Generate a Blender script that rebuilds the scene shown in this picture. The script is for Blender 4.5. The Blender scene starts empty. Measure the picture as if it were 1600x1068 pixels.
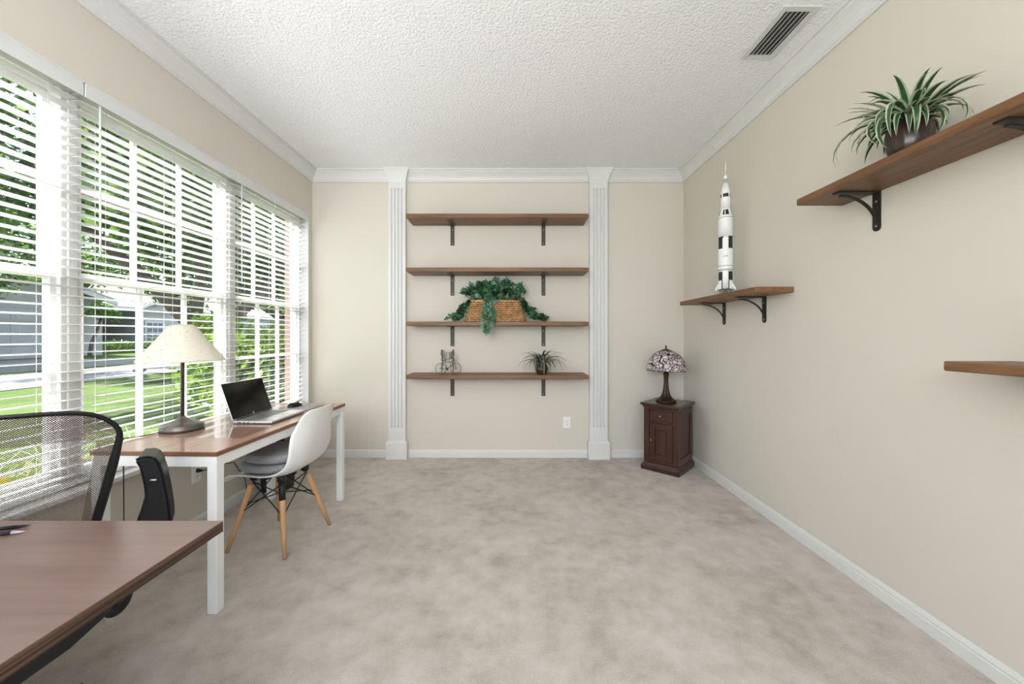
import bpy, math, random
from math import pi, sin, cos, radians
from mathutils import Vector, Matrix, Euler
random.seed(7)
S = bpy.context.scene
COL = S.collection

# ------------------------------------------------------------------ camera, light, exposure
cam_d = bpy.data.cameras.new('camera'); cam = bpy.data.objects.new('camera', cam_d); COL.objects.link(cam)
cam.location = (0, 0, 1.273); cam.rotation_euler = (pi/2, 0, 0)
cam_d.sensor_width = 36; cam_d.lens = 13.5; cam_d.shift_y = -0.0069
cam_d.clip_start = 0.05; cam_d.clip_end = 300
S.camera = cam
S.view_settings.view_transform = 'Standard'; S.view_settings.look = 'None'
S.view_settings.exposure = 0.03; S.view_settings.gamma = 1.0; S.view_settings.use_curve_mapping = False
S.cycles.use_denoising = True
S.cycles.max_bounces = 10; S.cycles.diffuse_bounces = 6; S.cycles.transparent_max_bounces = 24
S.cycles.sample_clamp_indirect = 8.0
S.cycles.caustics_reflective = False; S.cycles.caustics_refractive = False

W = bpy.data.worlds.new('sky'); S.world = W; W.use_nodes = True
wt = W.node_tree; wt.nodes.clear()
def wn(t, **k):
    n = wt.nodes.new(t)
    for a, b in k.items(): setattr(n, a, b)
    return n
w_out = wn('ShaderNodeOutputWorld'); w_bg = wn('ShaderNodeBackground'); w_tc = wn('ShaderNodeTexCoord')
w_no = wn('ShaderNodeTexNoise'); w_no.inputs['Scale'].default_value = 4.0; w_no.inputs['Detail'].default_value = 6
w_rp = wn('ShaderNodeValToRGB')
w_rp.color_ramp.elements[0].position = 0.44; w_rp.color_ramp.elements[0].color = (0.56, 0.74, 1.0, 1)
w_rp.color_ramp.elements[1].position = 0.58; w_rp.color_ramp.elements[1].color = (.98, .985, 1.0, 1)
wt.links.new(w_tc.outputs['Generated'], w_no.inputs['Vector']); wt.links.new(w_no.outputs['Fac'], w_rp.inputs['Fac'])
wt.links.new(w_rp.outputs['Color'], w_bg.inputs['Color']); w_bg.inputs['Strength'].default_value = 3.2
wt.links.new(w_bg.outputs['Background'], w_out.inputs['Surface'])

def light(name, kind, loc, energy, direction=None, color=(1, 1, 1), **k):
    d = bpy.data.lights.new(name, kind); d.energy = energy; d.color = color
    for a, b in k.items(): setattr(d, a, b)
    o = bpy.data.objects.new(name, d); COL.objects.link(o); o.location = loc
    if direction: o.rotation_euler = Vector(direction).to_track_quat('-Z', 'Y').to_euler()
    return o
light('sun', 'SUN', (-20, -10, 25), 26.0, (0.66, 0.10, -0.76), (1.0, 0.985, 0.96), angle=radians(1.0))
light('rear_fill_light', 'AREA', (-0.9, -1.9, 2.45), 40, (0.0, 0.9, -0.26), (1.0, 0.99, 0.97), shape='RECTANGLE', size=1.9, size_y=1.2)  # added fill behind the camera to brighten the room, not a real fixture
light('upward_fill_light', 'AREA', (-0.9, -0.9, 1.75), 58, (0.15, 0.9, 1), (1.0, 0.99, 0.97), shape='DISK', size=1.2)  # second added fill, tilted up to lift the ceiling brightness

# ------------------------------------------------------------------ helpers
def obj_tag(o, label=None, cat=None, group=None, kind=None):
    if label: o['label'] = label
    if cat: o['category'] = cat
    if group: o['group'] = group
    if kind: o['kind'] = kind
    return o
def empty(name, loc=(0, 0, 0), rz=0.0, label=None, cat=None, group=None, kind=None, parent=None):
    o = bpy.data.objects.new(name, None); COL.objects.link(o); o.empty_display_size = 0.1
    o.location = loc; o.rotation_euler = (0, 0, rz); o.parent = parent
    return obj_tag(o, label, cat, group, kind)
def copy_thing(o, parent=None):
    c = o.copy(); COL.objects.link(c); c.parent = parent
    for ch in list(o.children): copy_thing(ch, c)
    return c

class MB:
    def __init__(s): s.v = []; s.f = []; s.m = []; s.sm = []; s.uv = {}
    def face(s, idx, m=0, smooth=False, uv=None):
        if uv: s.uv[len(s.f)] = uv
        s.f.append(tuple(idx)); s.m.append(m); s.sm.append(smooth)
    def box(s, x0, x1, y0, y1, z0, z1, m=0, M=None):
        b = len(s.v)
        p = [(x0, y0, z0), (x1, y0, z0), (x1, y1, z0), (x0, y1, z0), (x0, y0, z1), (x1, y0, z1), (x1, y1, z1), (x0, y1, z1)]
        if M: p = [tuple(M @ Vector(q)) for q in p]
        s.v += p
        for q in ((3, 2, 1, 0), (4, 5, 6, 7), (0, 1, 5, 4), (1, 2, 6, 5), (2, 3, 7, 6), (3, 0, 4, 7)): s.face([b+i for i in q], m)
        return s
    def frustum(s, r0, r1, z0, z1, m=0):
        """r = (x0,x1,y0,y1) bottom / top rectangles"""
        b = len(s.v)
        for (x0, x1, y0, y1), z in ((r0, z0), (r1, z1)): s.v += [(x0, y0, z), (x1, y0, z), (x1, y1, z), (x0, y1, z)]
        for q in ((3, 2, 1, 0), (4, 5, 6, 7), (0, 1, 5, 4), (1, 2, 6, 5), (2, 3, 7, 6), (3, 0, 4, 7)): s.face([b+i for i in q], m)
        return s
    def rings(s, rings, m=0, smooth=True, cap0=True, cap1=True, closed=True, loop=False):
        b = len(s.v); n = len(rings[0])
        for r in rings: s.v += [tuple(p) for p in r]
        k = len(rings)
        for i in range(k if loop else k-1):
            for j in range(n if closed else n-1):
                a0 = b+i*n+j; a1 = b+i*n+(j+1) % n; i2 = (i+1) % k
                s.face((a0, a1, b+i2*n+(j+1) % n, b+i2*n+j), m, smooth)
        if not loop and closed:
            if cap0: s.face([b+j for j in reversed(range(n))], m)
            if cap1: s.face([b+(k-1)*n+j for j in range(n)], m)
        return s
    def tube(s, pts, r, n=8, m=0, smooth=True, loop=False, sq=(1, 1)):
        pts = [Vector(p) for p in pts]; k = len(pts); R = []
        up = None
        for i, p in enumerate(pts):
            if loop: t = pts[(i+1) % k]-pts[i-1]
            else: t = pts[min(i+1, k-1)]-pts[max(i-1, 0)]
            t.normalize()
            if up is None: up = Vector((0, 0, 1)) if abs(t.z) < .9 else Vector((0, 1, 0))
            a = t.cross(up)
            if a.length < 1e-5: a = t.orthogonal()
            a.normalize(); up = a.cross(t).normalized()
            rr = r[i] if isinstance(r, (list, tuple)) else r
            R.append([p+a*(rr*sq[0]*cos(2*pi*j/n))+up*(rr*sq[1]*sin(2*pi*j/n)) for j in range(n)])
        return s.rings(R, m, smooth, loop=loop)
    def lathe(s, prof, n=32, c=(0, 0, 0), m=0, smooth=True, cap0=True, cap1=True, ms=None):
        R = [[(c[0]+max(r, 1e-4)*cos(2*pi*j/n), c[1]+max(r, 1e-4)*sin(2*pi*j/n), c[2]+z) for j in range(n)] for r, z in prof]
        f0 = len(s.f); s.rings(R, m, smooth, cap0, cap1)
        if ms:
            for i in range(len(prof)-1):
                for j in range(n): s.m[f0+i*n+j] = ms[i]
        return s
    def prism(s, poly, axis, a, b, m=0, smooth=False):
        """poly 2D extruded along axis from a to b"""
        def P(u, w, t): return {'x': (t, u, w), 'y': (u, t, w), 'z': (u, w, t)}[axis]
        i0 = len(s.v); n = len(poly)
        s.v += [P(u, w, a) for u, w in poly]+[P(u, w, b) for u, w in poly]
        for j in range(n): s.face((i0+j, i0+(j+1) % n, i0+n+(j+1) % n, i0+n+j), m, smooth)
        s.face([i0+j for j in reversed(range(n))], m); s.face([i0+n+j for j in range(n)], m)
        return s
    def grid(s, fn, nu, nv, m=0, smooth=True, uv=False, mfn=None):
        b = len(s.v)
        for i in range(nu+1):
            for j in range(nv+1): s.v.append(tuple(fn(i/nu, j/nv)))
        for i in range(nu):
            for j in range(nv):
                q = [(i, j), (i+1, j), (i+1, j+1), (i, j+1)]
                s.face([b+x*(nv+1)+y for x, y in q], mfn((i+.5)/nu, (j+.5)/nv) if mfn else m, smooth, [(x/nu, y/nv) for x, y in q] if uv else None)
        return s
    def sphere(s, c, r, nu=12, nv=8, m=0, sc=(1, 1, 1)):
        R = [[(c[0]+r*sc[0]*sin(pi*max(.01, min(.99, i/nv)))*cos(2*pi*j/nu), c[1]+r*sc[1]*sin(pi*max(.01, min(.99, i/nv)))*sin(2*pi*j/nu), c[2]-r*sc[2]*cos(pi*i/nv)) for j in range(nu)] for i in range(nv+1)]
        return s.rings(R, m)
    def build(s, name, mats, parent=None, label=None, bevel=0, seg=2, loc=None, cat=None, group=None, kind=None, solid=0, sub=0, flip=True):
        me = bpy.data.meshes.new(name); me.from_pydata(s.v, [], s.f)
        if not isinstance(mats, (list, tuple)): mats = [mats]
        for mm in mats: me.materials.append(mm)
        me.polygons.foreach_set('material_index', s.m); me.polygons.foreach_set('use_smooth', s.sm)
        if s.uv:
            L = me.uv_layers.new(name='uv')
            for fi, u in s.uv.items():
                for li, q in zip(me.polygons[fi].loop_indices, u): L.data[li].uv = q
        me.validate(); me.update()
        o = bpy.data.objects.new(name, me); COL.objects.link(o); o.parent = parent
        if loc: o.location = loc
        if solid: md = o.modifiers.new('solid', 'SOLIDIFY'); md.thickness = solid; md.offset = 0
        if sub: md = o.modifiers.new('sub', 'SUBSURF'); md.levels = sub; md.render_levels = sub
        if bevel:
            md = o.modifiers.new('bevel', 'BEVEL'); md.width = bevel; md.segments = seg; md.limit_method = 'ANGLE'; md.angle_limit = radians(40)
        return obj_tag(o, label, cat, group, kind)

# ------------------------------------------------------------------ materials
class NT:
    def __init__(s, name):
        s.m = bpy.data.materials.new(name); s.m.use_nodes = True; s.t = s.m.node_tree; s.t.nodes.clear()
        s.out = s.n('ShaderNodeOutputMaterial')
    def n(s, t, inp=None, **k):
        nd = s.t.nodes.new(t)
        for a, b in k.items(): setattr(nd, a, b)
        for a, b in (inp or {}).items():
            if hasattr(b, 'links') or isinstance(b, bpy.types.NodeSocket): s.t.links.new(b, nd.inputs[a])
            else: nd.inputs[a].default_value = b
        return nd
    def link(s, a, b): s.t.links.new(a, b)
    def coord(s, scale=(1, 1, 1), kind='Object', rot=(0, 0, 0)):
        tc = s.n('ShaderNodeTexCoord'); mp = s.n('ShaderNodeMapping', {'Vector': tc.outputs[kind]})
        mp.inputs['Scale'].default_value = scale; mp.inputs['Rotation'].default_value = rot
        return mp.outputs['Vector']
    def noise(s, vec, scale=5, detail=4, rough=.5):
        return s.n('ShaderNodeTexNoise', {'Vector': vec, 'Scale': scale, 'Detail': detail, 'Roughness': rough}).outputs['Fac']
    def ramp(s, fac, stops):
        r = s.n('ShaderNodeValToRGB', {'Fac': fac}); e = r.color_ramp.elements
        while len(e) < len(stops): e.new(.5)
        for el, (p, c) in zip(e, stops): el.position = p; el.color = (*c, 1) if len(c) == 3 else c
        return r.outputs['Color']
    def math(s, op, a, b=0.0):
        n = s.n('ShaderNodeMath', operation=op)
        for i, x in enumerate((a, b)):
            if isinstance(x, bpy.types.NodeSocket): s.link(x, n.inputs[i])
            else: n.inputs[i].default_value = x
        return n.outputs[0]
    def bsdf(s, color, rough=.5, metal=0.0, spec=.5, **k):
        p = s.n('ShaderNodeBsdfPrincipled', {'Roughness': rough, 'Metallic': metal, 'Specular IOR Level': spec})
        if isinstance(color, bpy.types.NodeSocket): s.link(color, p.inputs['Base Color'])
        else: p.inputs['Base Color'].default_value = (*color, 1)
        for a, b in k.items(): p.inputs[a.replace('_', ' ')].default_value = b
        s.p = p; return p
    def bump(s, h, strength=.2, dist=.01):
        b = s.n('ShaderNodeBump', {'Height': h, 'Strength': strength, 'Distance': dist}); s.link(b.outputs['Normal'], s.p.inputs['Normal']); return b
    def done(s, sh=None):
        s.link((sh or s.p).outputs[0], s.out.inputs['Surface']); return s.m
def srgb(r, g, b):
    f = lambda c: ((c/255+.055)/1.055)**2.4 if c > 10 else c/255/12.92
    return (f(r), f(g), f(b))
MAT = {}
def plain(name, color, rough=.5, metal=0.0, spec=.5, var=0.05, scale=12, bump=0, bscale=200, **k):
    t = NT(name); v = t.coord(); f = t.noise(v, scale)
    c = t.ramp(f, [(.3, tuple(x*(1-var) for x in color)), (.7, tuple(min(1, x*(1+var)) for x in color))])
    t.bsdf(c, rough, metal, spec, **k)
    if bump: t.bump(t.noise(v, bscale, 3), bump, .004)
    MAT[name] = t.done(); return MAT[name]
def wood(name, stops, scale=(1.4, 16, 16), rough=.45, spec=.4, knots=True, rot=(0, 0, 0), bump=.12, coat=0):
    t = NT(name); v = t.coord(scale, rot=rot)
    f = t.noise(v, 2.2, 8, .62); g = t.noise(t.coord((scale[0]*.6, scale[1]*.25, scale[2]*.25), rot=rot), 3.0, 3, .5)
    mix = t.math('ADD', t.math('MULTIPLY', f, .6), t.math('MULTIPLY', g, .4))
    t.bsdf(t.ramp(mix, stops), rough, 0, spec, Coat_Weight=coat, Coat_Roughness=.12)
    t.bump(f, bump, .003); MAT[name] = t.done(); return MAT[name]

# walls, ceiling, carpet
t = NT('wall_paint'); v = t.coord(); t.bsdf(t.ramp(t.noise(v, 1.2, 3), [(.3, (.595, .562, .490)), (.7, (.615, .581, .508))]), .75, 0, .25)
t.bump(t.noise(v, 160, 3), .06, .003); WALL = t.done()
t = NT('white_paint'); v = t.coord(); t.bsdf(t.ramp(t.noise(v, 3, 2), [(.3, (.645, .64, .625)), (.7, (.665, .66, .645))]), .4, 0, .4); WHITE = t.done()
t = NT('popcorn_ceiling'); v = t.coord()
f1 = t.noise(v, 95, 3, .6); vo = t.n('ShaderNodeTexVoronoi', {'Vector': v, 'Scale': 60.0}).outputs['Distance']
h = t.math('ADD', f1, t.math('MULTIPLY', vo, -.6))
t.bsdf(t.ramp(f1, [(.30, (.78, .78, .785)), (.55, (.87, .872, .88))]), .95, 0, .1); t.bump(h, .55, .012); CEIL = t.done()
t = NT('beige_carpet'); v = t.coord()
a = t.noise(v, 2.0, 6, .66); b = t.noise(v, 9, 4, .6); c = t.noise(v, 260, 2, .7)
m1 = t.math('ADD', t.math('MULTIPLY', a, .55), t.math('MULTIPLY', b, .45))
m2 = t.math('ADD', t.math('MULTIPLY', m1, .66), t.math('MULTIPLY', c, .34))
t.bsdf(t.ramp(m2, [(.37, (.365, .312, .26)), (.47, (.57, .512, .448)), (.58, (.695, .64, .58))]), .98, 0, .05, Sheen_Weight=.15)
t.bump(t.math('ADD', c, t.math('MULTIPLY', b, .6)), .7, .012); CARPET = t.done()

RUSTIC = wood('rustic_wood', [(.25, (.055, .023, .009)), (.45, (.135, .062, .026)), (.6, (.205, .102, .046)), (.8, (.28, .15, .072))])
LAMINATE = wood('walnut_laminate', [(.25, (.30, .165, .115)), (.5, (.40, .235, .17)), (.75, (.46, .29, .22))], (14, 1.0, 14), .2, .5, bump=.02)
LAM_EDGE = wood('laminate_edge', [(.3, (.10, .040, .020)), (.5, (.20, .085, .045)), (.75, (.26, .12, .065))], (3, 1, 60), .4, .4, bump=.05)
DARKLAM = wood('dark_walnut_laminate', [(.25, (.105, .060, .050)), (.5, (.160, .094, .078)), (.75, (.20, .123, .10))], (1.2, 20, 20), .3, .5, bump=.05)
t = NT('dark_ply_edge'); v = t.coord((1.5, 1.5, 150)); f = t.noise(v, 1.0, 2, .4)
t.bsdf(t.ramp(f, [(.38, (.028, .013, .008)), (.52, (.075, .034, .018)), (.62, (.15, .08, .045))]), .5); DARKEDGE = t.done()
CHERRY = wood('dark_cherry_wood', [(.25, (.016, .0055, .003)), (.5, (.044, .0145, .0075)), (.8, (.075, .028, .014))], (10, 10, 1.2), .3, .5, coat=.3)
BEECH = wood('beech_wood', [(.25, (.42, .22, .10)), (.5, (.54, .31, .15)), (.8, (.62, .38, .20))], (16, 16, 1.4), .4)
IRON = plain('black_iron', (.028, .022, .018), .5, .4, .5)
IRONB = plain('brown_iron', (.052, .043, .036), .5, .3, .5)
STEEL = plain('screw_steel', (.30, .28, .26), .35, .9)
MWHITE = plain('white_metal', (.80, .80, .79), .35, 0, .5, .01)
BLACKP = plain('black_plastic', (.006, .006, .007), .42, 0, .32, .1)
BLACKM = plain('black_wire', (.012, .012, .013), .4, .3)
SHELLW = plain('white_shell_plastic', (.80, .79, .775), .34, 0, .5, .01)
GREYF = plain('grey_felt', (.34, .335, .335), .95, 0, .1, .12, 60, .3, 400)
CHROME = plain('chrome', (.75, .75, .75), .12, 1.0)
PLATE = plain('outlet_white', (.80, .80, .79), .3, 0, .5, .01)
SLOT = plain('outlet_slot', (.06, .06, .06), .5)
t = NT('blind_white'); v = t.coord(); t.bsdf(t.ramp(t.noise(v, 5, 2), [(.3, (.83, .83, .82)), (.7, (.86, .86, .85))]), .4, 0, .4)
tr = t.n('ShaderNodeBsdfTranslucent', {'Color': (.85, .85, .84, 1)}); mx = t.n('ShaderNodeMixShader', {0: .35}); t.link(t.p.outputs[0], mx.inputs[1]); t.link(tr.outputs[0], mx.inputs[2]); BLIND = t.done(mx)
CORDW = plain('white_cord', (.72, .72, .72), .7)
t = NT('window_glass'); g = t.n('ShaderNodeBsdfGlossy', {'Roughness': .02, 'Color': (.9, .95, 1, 1)}); tp = t.n('ShaderNodeBsdfTransparent', {'Color': (.96, .98, .97, 1)})
fr = t.math('MULTIPLY', t.math('POWER', t.n('ShaderNodeLayerWeight').outputs['Facing'], 4.0), .7); mx = t.n('ShaderNodeMixShader', {0: t.math('ADD', fr, .03)}); t.link(tp.outputs[0], mx.inputs[1]); t.link(g.outputs[0], mx.inputs[2]); GLASS = t.done(mx)
t = NT('clear_desk_mat'); g = t.n('ShaderNodeBsdfGlossy', {'Roughness': .06}); tp = t.n('ShaderNodeBsdfTransparent', {'Color': (.99, .99, .99, 1)})
fr = t.math('MULTIPLY', t.math('POWER', t.n('ShaderNodeLayerWeight').outputs['Facing'], 5.0), .45); mx = t.n('ShaderNodeMixShader', {0: t.math('ADD', fr, .03)}); t.link(tp.outputs[0], mx.inputs[1]); t.link(g.outputs[0], mx.inputs[2]); CLEARMAT = t.done(mx)

# ------------------------------------------------------------------ the room
XL, XR, YB, YF, ZC = -2.08, 1.787, 4.0, -2.3, 2.97
WY0, WY1, WZ0, WZ1 = 0.82, 3.93, 0.53, 2.508      # window opening in the left wall
WX = -2.215                                        # glazing plane
MB().box(XL-.16, XR+.2, YF, YB+.2, -.12, 0).build('floor', CARPET, kind='structure', label='beige mottled cut pile carpet')
MB().box(XL-.2, XR+.2, YF, YB+.2, ZC, ZC+.12).build('ceiling', CEIL, kind='structure', label='white popcorn textured ceiling')
MB().box(XL, XR+.2, YB, YB+.2, 0, ZC).build('wall_back', WALL, kind='structure', label='beige back wall')
MB().box(XR, XR+.2, YF, YB, 0, ZC).build('wall_right', WALL, kind='structure', label='beige right wall')
b = MB(); b.box(XL-.16, XL, YF, YB, 0, WZ0); b.box(XL-.16, XL, YF, YB, WZ1, ZC); b.box(XL-.16, XL, YF, WY0, WZ0, WZ1); b.box(XL-.11, XL, WY1, YB, WZ0, WZ1)
b.build('wall_left', WALL, kind='structure', label='beige left wall around the wide window')
# baseboards: (offset from wall, z) profile
BB = [(0, 0), (.016, 0), (.016, .050), (.012, .055), (.014, .062), (.010, .072), (.004, .080), (0, .080)]
def strip(profile, path, inward):  # profile (d,z) swept on straight segment a->b, d towards 'inward'
    m = MB(); a, b = path
    R = [[(p[0]+inward[0]*d, p[1]+inward[1]*d, z) for d, z in profile] for p in (a, b)]
    return m.rings(R, smooth=False)
strip(BB, ((XL, YB), (XL, YF)), (1, 0)).build('baseboard_left', WHITE, kind='structure')
strip(BB, ((XR, YF), (XR, YB)), (-1, 0)).build('baseboard_right', WHITE, kind='structure')
PIL = [(-1.293, -1.075), (.783, 1.0)]
for i, (xa, xb) in enumerate(((XL+.016, PIL[0][0]), (PIL[0][1], PIL[1][0]), (PIL[1][1], XR-.016))):
    strip(BB, ((xa, YB), (xb, YB)), (0, -1)).build('baseboard_back', WHITE, kind='structure')
# crown moulding, cove profile
CR = [(0, -.112), (.014, -.112), (.014, -.098), (.020, -.094), (.024, -.080), (.034, -.062), (.050, -.044), (.068, -.030), (.076, -.024), (.076, -.014), (.090, -.012), (.090, 0), (0, 0)]
CR = [(d, z+ZC) for d, z in CR]
def mitred(profile, a, b, inward, da, db):   # da/db: mitre shifts per unit d along the run at each end
    m = MB(); u = Vector((b[0]-a[0], b[1]-a[1])).normalized()
    R = [[(p[0]+inward[0]*d+u.x*d*s, p[1]+inward[1]*d+u.y*d*s, z) for d, z in profile] for p, s in ((a, da), (b, db))]
    return m.rings(R, smooth=False)
mitred(CR, (XL, YF), (XL, YB), (1, 0), 0, -1).build('trim_1', WHITE, kind='structure', label='white crown moulding along the left wall')
mitred(CR, (XR, YF), (XR, YB), (-1, 0), 0, -1).build('trim_2', WHITE, kind='structure', label='white crown moulding along the right wall')
mitred(CR, (XL, YB), (XR, YB), (0, -1), 1, -1).build('trim_3', WHITE, kind='structure', label='white crown moulding along the back wall')
# pilasters
for i, (xc, hw) in enumerate(((-1.183, .0885), (.891, .0915))):
    r = empty('trim_%d' % (4+i), (xc, YB, 0), kind='structure', label=('left' if i == 0 else 'right')+' white fluted pilaster on the back wall')
    T = .055
    b = MB().frustum((-.110, .110, -.085, 0), (-.110, .110, -.085, 0), 0, .165); b.frustum((-.110, .110, -.085, 0), (-hw-.004, hw+.004, -T-.006, 0), .165, .19)
    b.build('base', WHITE, r, bevel=.003)
    # fluted shaft: front with four round grooves
    zz0, zz1, zb, zt = .19, 2.845, .32, 2.78
    xs = [-.052, -.0175, .0175, .052]; prof = [(-hw, 0), (-hw, -T)]
    for x in xs: prof += [(x-.0085, -T), (x-.0065, -T+.010), (x, -T+.015), (x+.0065, -T+.010), (x+.0085, -T)]
    prof += [(hw, -T), (hw, 0)]
    b = MB(); b.prism(prof, 'z', zb, zt); b.box(-hw, hw, -T, 0, zz0, zb); b.box(-hw, hw, -T, 0, zt, zz1)
    b.build('shaft', WHITE, r)
    cap = [(hw, .0, T), (hw+.005, .012, T+.006), (hw+.005, .020, T+.006), (hw+.012, .045, T+.016), (hw+.028, .085, T+.038), (hw+.040, .105, T+.052), (hw+.050, .113, T+.060), (hw+.050, .126, T+.060)]
    m = MB(); m.rings([[(-w, 0, zz1+z-.0005), (-w, -d, zz1+z-.0005), (w, -d, zz1+z-.0005), (w, 0, zz1+z-.0005)] for w, z, d in cap], smooth=False)
    m.build('capital', WHITE, r)

# ------------------------------------------------------------------ windows, sill
MB().box(XL-.17, XL+.035, WY0-.03, WY1+.03, WZ0-.022, WZ0+.006).build('trim_6', WHITE, kind='structure', label='white window sill board', bevel=.006)
MB().box(XL-.17, XL, WY1-.008, WY1, WZ0+.006, WZ1).build('trim_7', WHITE, kind='structure', label='white side jamb of the window opening')
MB().box(XL-.17, XL, WY0, WY1-.008, WZ1-.008, WZ1).build('trim_8', WHITE, kind='structure', label='white head jamb of the window opening')
def window(i, y0, y1, lab):
    r = empty('window_%d' % i, (WX, (y0+y1)/2, WZ0), kind='structure', label=lab)
    h = (y1-y0)/2; H = WZ1-WZ0-.008; z0 = .006; zm = 1.02
    f = MB()
    for s in (-1, 1): f.box(-.035, .055, min(s*h, s*(h-.025)), max(s*h, s*(h-.025)), z0, H)
    f.box(-.035, .055, -h+.025, h-.025, z0, z0+.035); f.box(-.035, .055, -h+.025, h-.025, H-.04, H)
    f.build('frame', WHITE, r, bevel=.003)
    ih = h-.025
    for nm, x0, x1, za, zb, zmun in (('upper_sash', -.028, .0, zm-.005, H-.04, 1.49), ('lower_sash', .006, .036, z0+.035, zm+.035, .555)):
        m = MB()
        for s in (-1, 1): m.box(x0, x1, min(s*ih, s*(ih-.026)), max(s*ih, s*(ih-.026)), za, zb)
        m.box(x0, x1, -ih+.026, ih-.026, za, za+.04); m.box(x0, x1, -ih+.026, ih-.026, zb-.04, zb)
        gw = (ih-.026)
        for q in (-1/3, 1/3): m.box(x0+.004, x1-.004, q*gw-.012, q*gw+.012, za+.04, zb-.04)
        xm = (x0+x1)/2
        for qa, qb in ((-gw, -gw/3-.012), (-gw/3+.012, gw/3-.012), (gw/3+.012, gw)): m.box(x0+.004, x1-.004, qa, qb, zmun-.011, zmun+.011)
        o = m.build(nm, WHITE, r)
        MB().grid(lambda u, w: (xm, -gw+2*gw*u, za+.035+(zb-za-.07)*w), 1, 1).build('glass', GLASS, o)
    MB().box(.036, .05, -.03, .03, zm-.002, zm+.014).build('sash_lock', PLATE, r, bevel=.003)
for i, (ya, yb) in enumerate(((1.862, 1.902), (2.925, 2.975))): MB().box(WX-.04, WX+.065, ya, yb, WZ0+.006, WZ1-.008).build('trim_%d' % (9+i), WHITE, kind='structure', label=('left' if i == 0 else 'right')+' white mullion post between two windows', bevel=.003)
window(1, .83, 1.862, 'left double hung window with white muntins')
window(2, 1.902, 2.925, 'middle double hung window with white muntins')
window(3, 2.975, 3.921, 'right double hung window with white muntins')

# ------------------------------------------------------------------ blinds
def blind(y0, y1, wand_y, label):
    yc = (y0+y1)/2; L = y1-y0; h = L/2-.001
    r = empty('window_blind', (XL-.05, yc, WZ0+.006), label=label, cat='blind', group='white slatted blinds in the window')
    H = WZ1-WZ0-.016
    MB().box(.048, .057, -h, h, H-.068, H-.001).build('valance', BLIND, r, bevel=.003)
    MB().box(-.022, .040, -h+.003, h-.003, H-.052, H-.004).build('headrail', BLIND, r, bevel=.002)
    sl = MB()
    sl.prism([(-.025, -.0012), (-.012, .0004), (0, .001), (.012, .0004), (.025, -.0012), (.025, .0012), (.012, .0028), (0, .0034), (-.012, .0028), (-.025, .0012)], 'y', -h+.003, h-.003, smooth=False)
    n = 41; p = (H-.085-.06)/(n-1); first = None
    for k in range(n):
        if first is None: o = first = sl.build('slat', BLIND, r)
        else: o = first.copy(); COL.objects.link(o)
        o.location = (0, 0, .06+p*k); o.rotation_euler = (0, radians(-3), 0)
    MB().box(-.026, .026, -h+.003, h-.003, .012, .032).build('bottom_rail', BLIND, r, bevel=.003)
    for q in (-h+.12, 0, h-.12):
        c = MB()
        for x in (-.027, .027): c.tube([(x, q, .03), (x, q, H-.05)], .0009, 5)
        c.build('ladder_cord', CORDW, r)
    c = MB(); c.tube([(.044, wand_y-yc, H-.06), (.045, wand_y-yc, H-.82)], .0045, 8); c.sphere((.045, wand_y-yc, H-.825), .006, 8, 6)
    c.build('tilt_wand', CORDW, r)
    return r
blind(.83, 1.862, 1.10, 'left white slatted blind, cut off by the photo edge')
blind(1.866, 2.894, 1.945, 'wide middle white slatted blind behind the cream lamp')
blind(2.898, 3.918, 2.965, 'right white slatted blind nearest the back wall')

# ------------------------------------------------------------------ shelves with iron brackets
def shelf(loc, rz, length, depth, th, bxs, drop, label, group=None, arched=True):
    r = empty('wall_shelf', loc, rz, label=label, cat='shelf', group=group)
    MB().box(-length/2, length/2, -depth, 0, 0, th).build('board', RUSTIC, r, bevel=.006, seg=3)
    ext = depth*.82; proto = None
    for x in bxs:
        if proto is None:
            b = MB(); b.box(-.020, .020, -.006, 0, -drop, -.0005); b.box(-.020, .020, -ext, -.006, -.0065, -.0005)
            if arched:
                b.lathe([(.020, 0), (.020, .006)], 16, (0, 0, 0))
                # rounded tip of the upright
                k = len(b.v)-32
                for i in range(32):
                    x_, y_, z_ = b.v[k+i]; b.v[k+i] = (x_, -z_, y_-drop)
                N = 14; arc = [(-ext+.02+(ext-.024)*sin(pi/2*i/N), -.012-(drop-.012)+(drop-.018)*cos(pi/2*i/N)) for i in range(N+1)]
                R = [[(-.008, y, z-.004), (.008, y, z-.004), (.008, y, z+.004), (-.008, y, z+.004)] for y, z in arc]
                b.rings(R, smooth=False)
            proto = o = b.build('bracket', IRON if arched else IRONB, r)
            for zz in ((-.045, -drop+.004) if arched else (-.045, -drop+.02)):
                sc = MB(); sc.lathe([(.0065, 0), (.0062, .002), (.003, .0035)], 12)
                sc.v = [(x_, -.006-z_, y_+zz) for x_, y_, z_ in sc.v]
                sc.build('screw', STEEL, o)
        else: o = copy_thing(proto, r)
        o.location = (x, 0, 0)
    return r
BX = (-.62+.1435, .327+.1435); SXc = -.1435
for z, lab in ((2.408, 'topmost of the four long rustic wood shelves between the white pilasters'),
               (1.886, 'second long rustic wood shelf from the top, just above the ivy basket'),
               (1.361, 'third long rustic wood shelf from the top, carrying the ivy basket'),
               (.843, 'lowest long rustic wood shelf, carrying the bicycle figurine and a spider plant')):
    shelf((SXc, YB, z), 0, 1.775, .28, .041, BX, .205, lab, 'long shelves on the back wall', False)
RZ = -pi/2
shelf((XR, 2.98, 1.543), RZ, 1.10, .245, .036, (2.98-3.23, 2.98-2.716), .165, 'short rustic wood shelf on the right wall under the model rocket', 'shelves on the right wall')
shelf((XR, 1.53, 1.970), RZ, 1.10, .248, .036, (1.53-1.878, 1.53-1.245), .17, 'high rustic wood shelf on the right wall holding the spider plant', 'shelves on the right wall')
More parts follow.
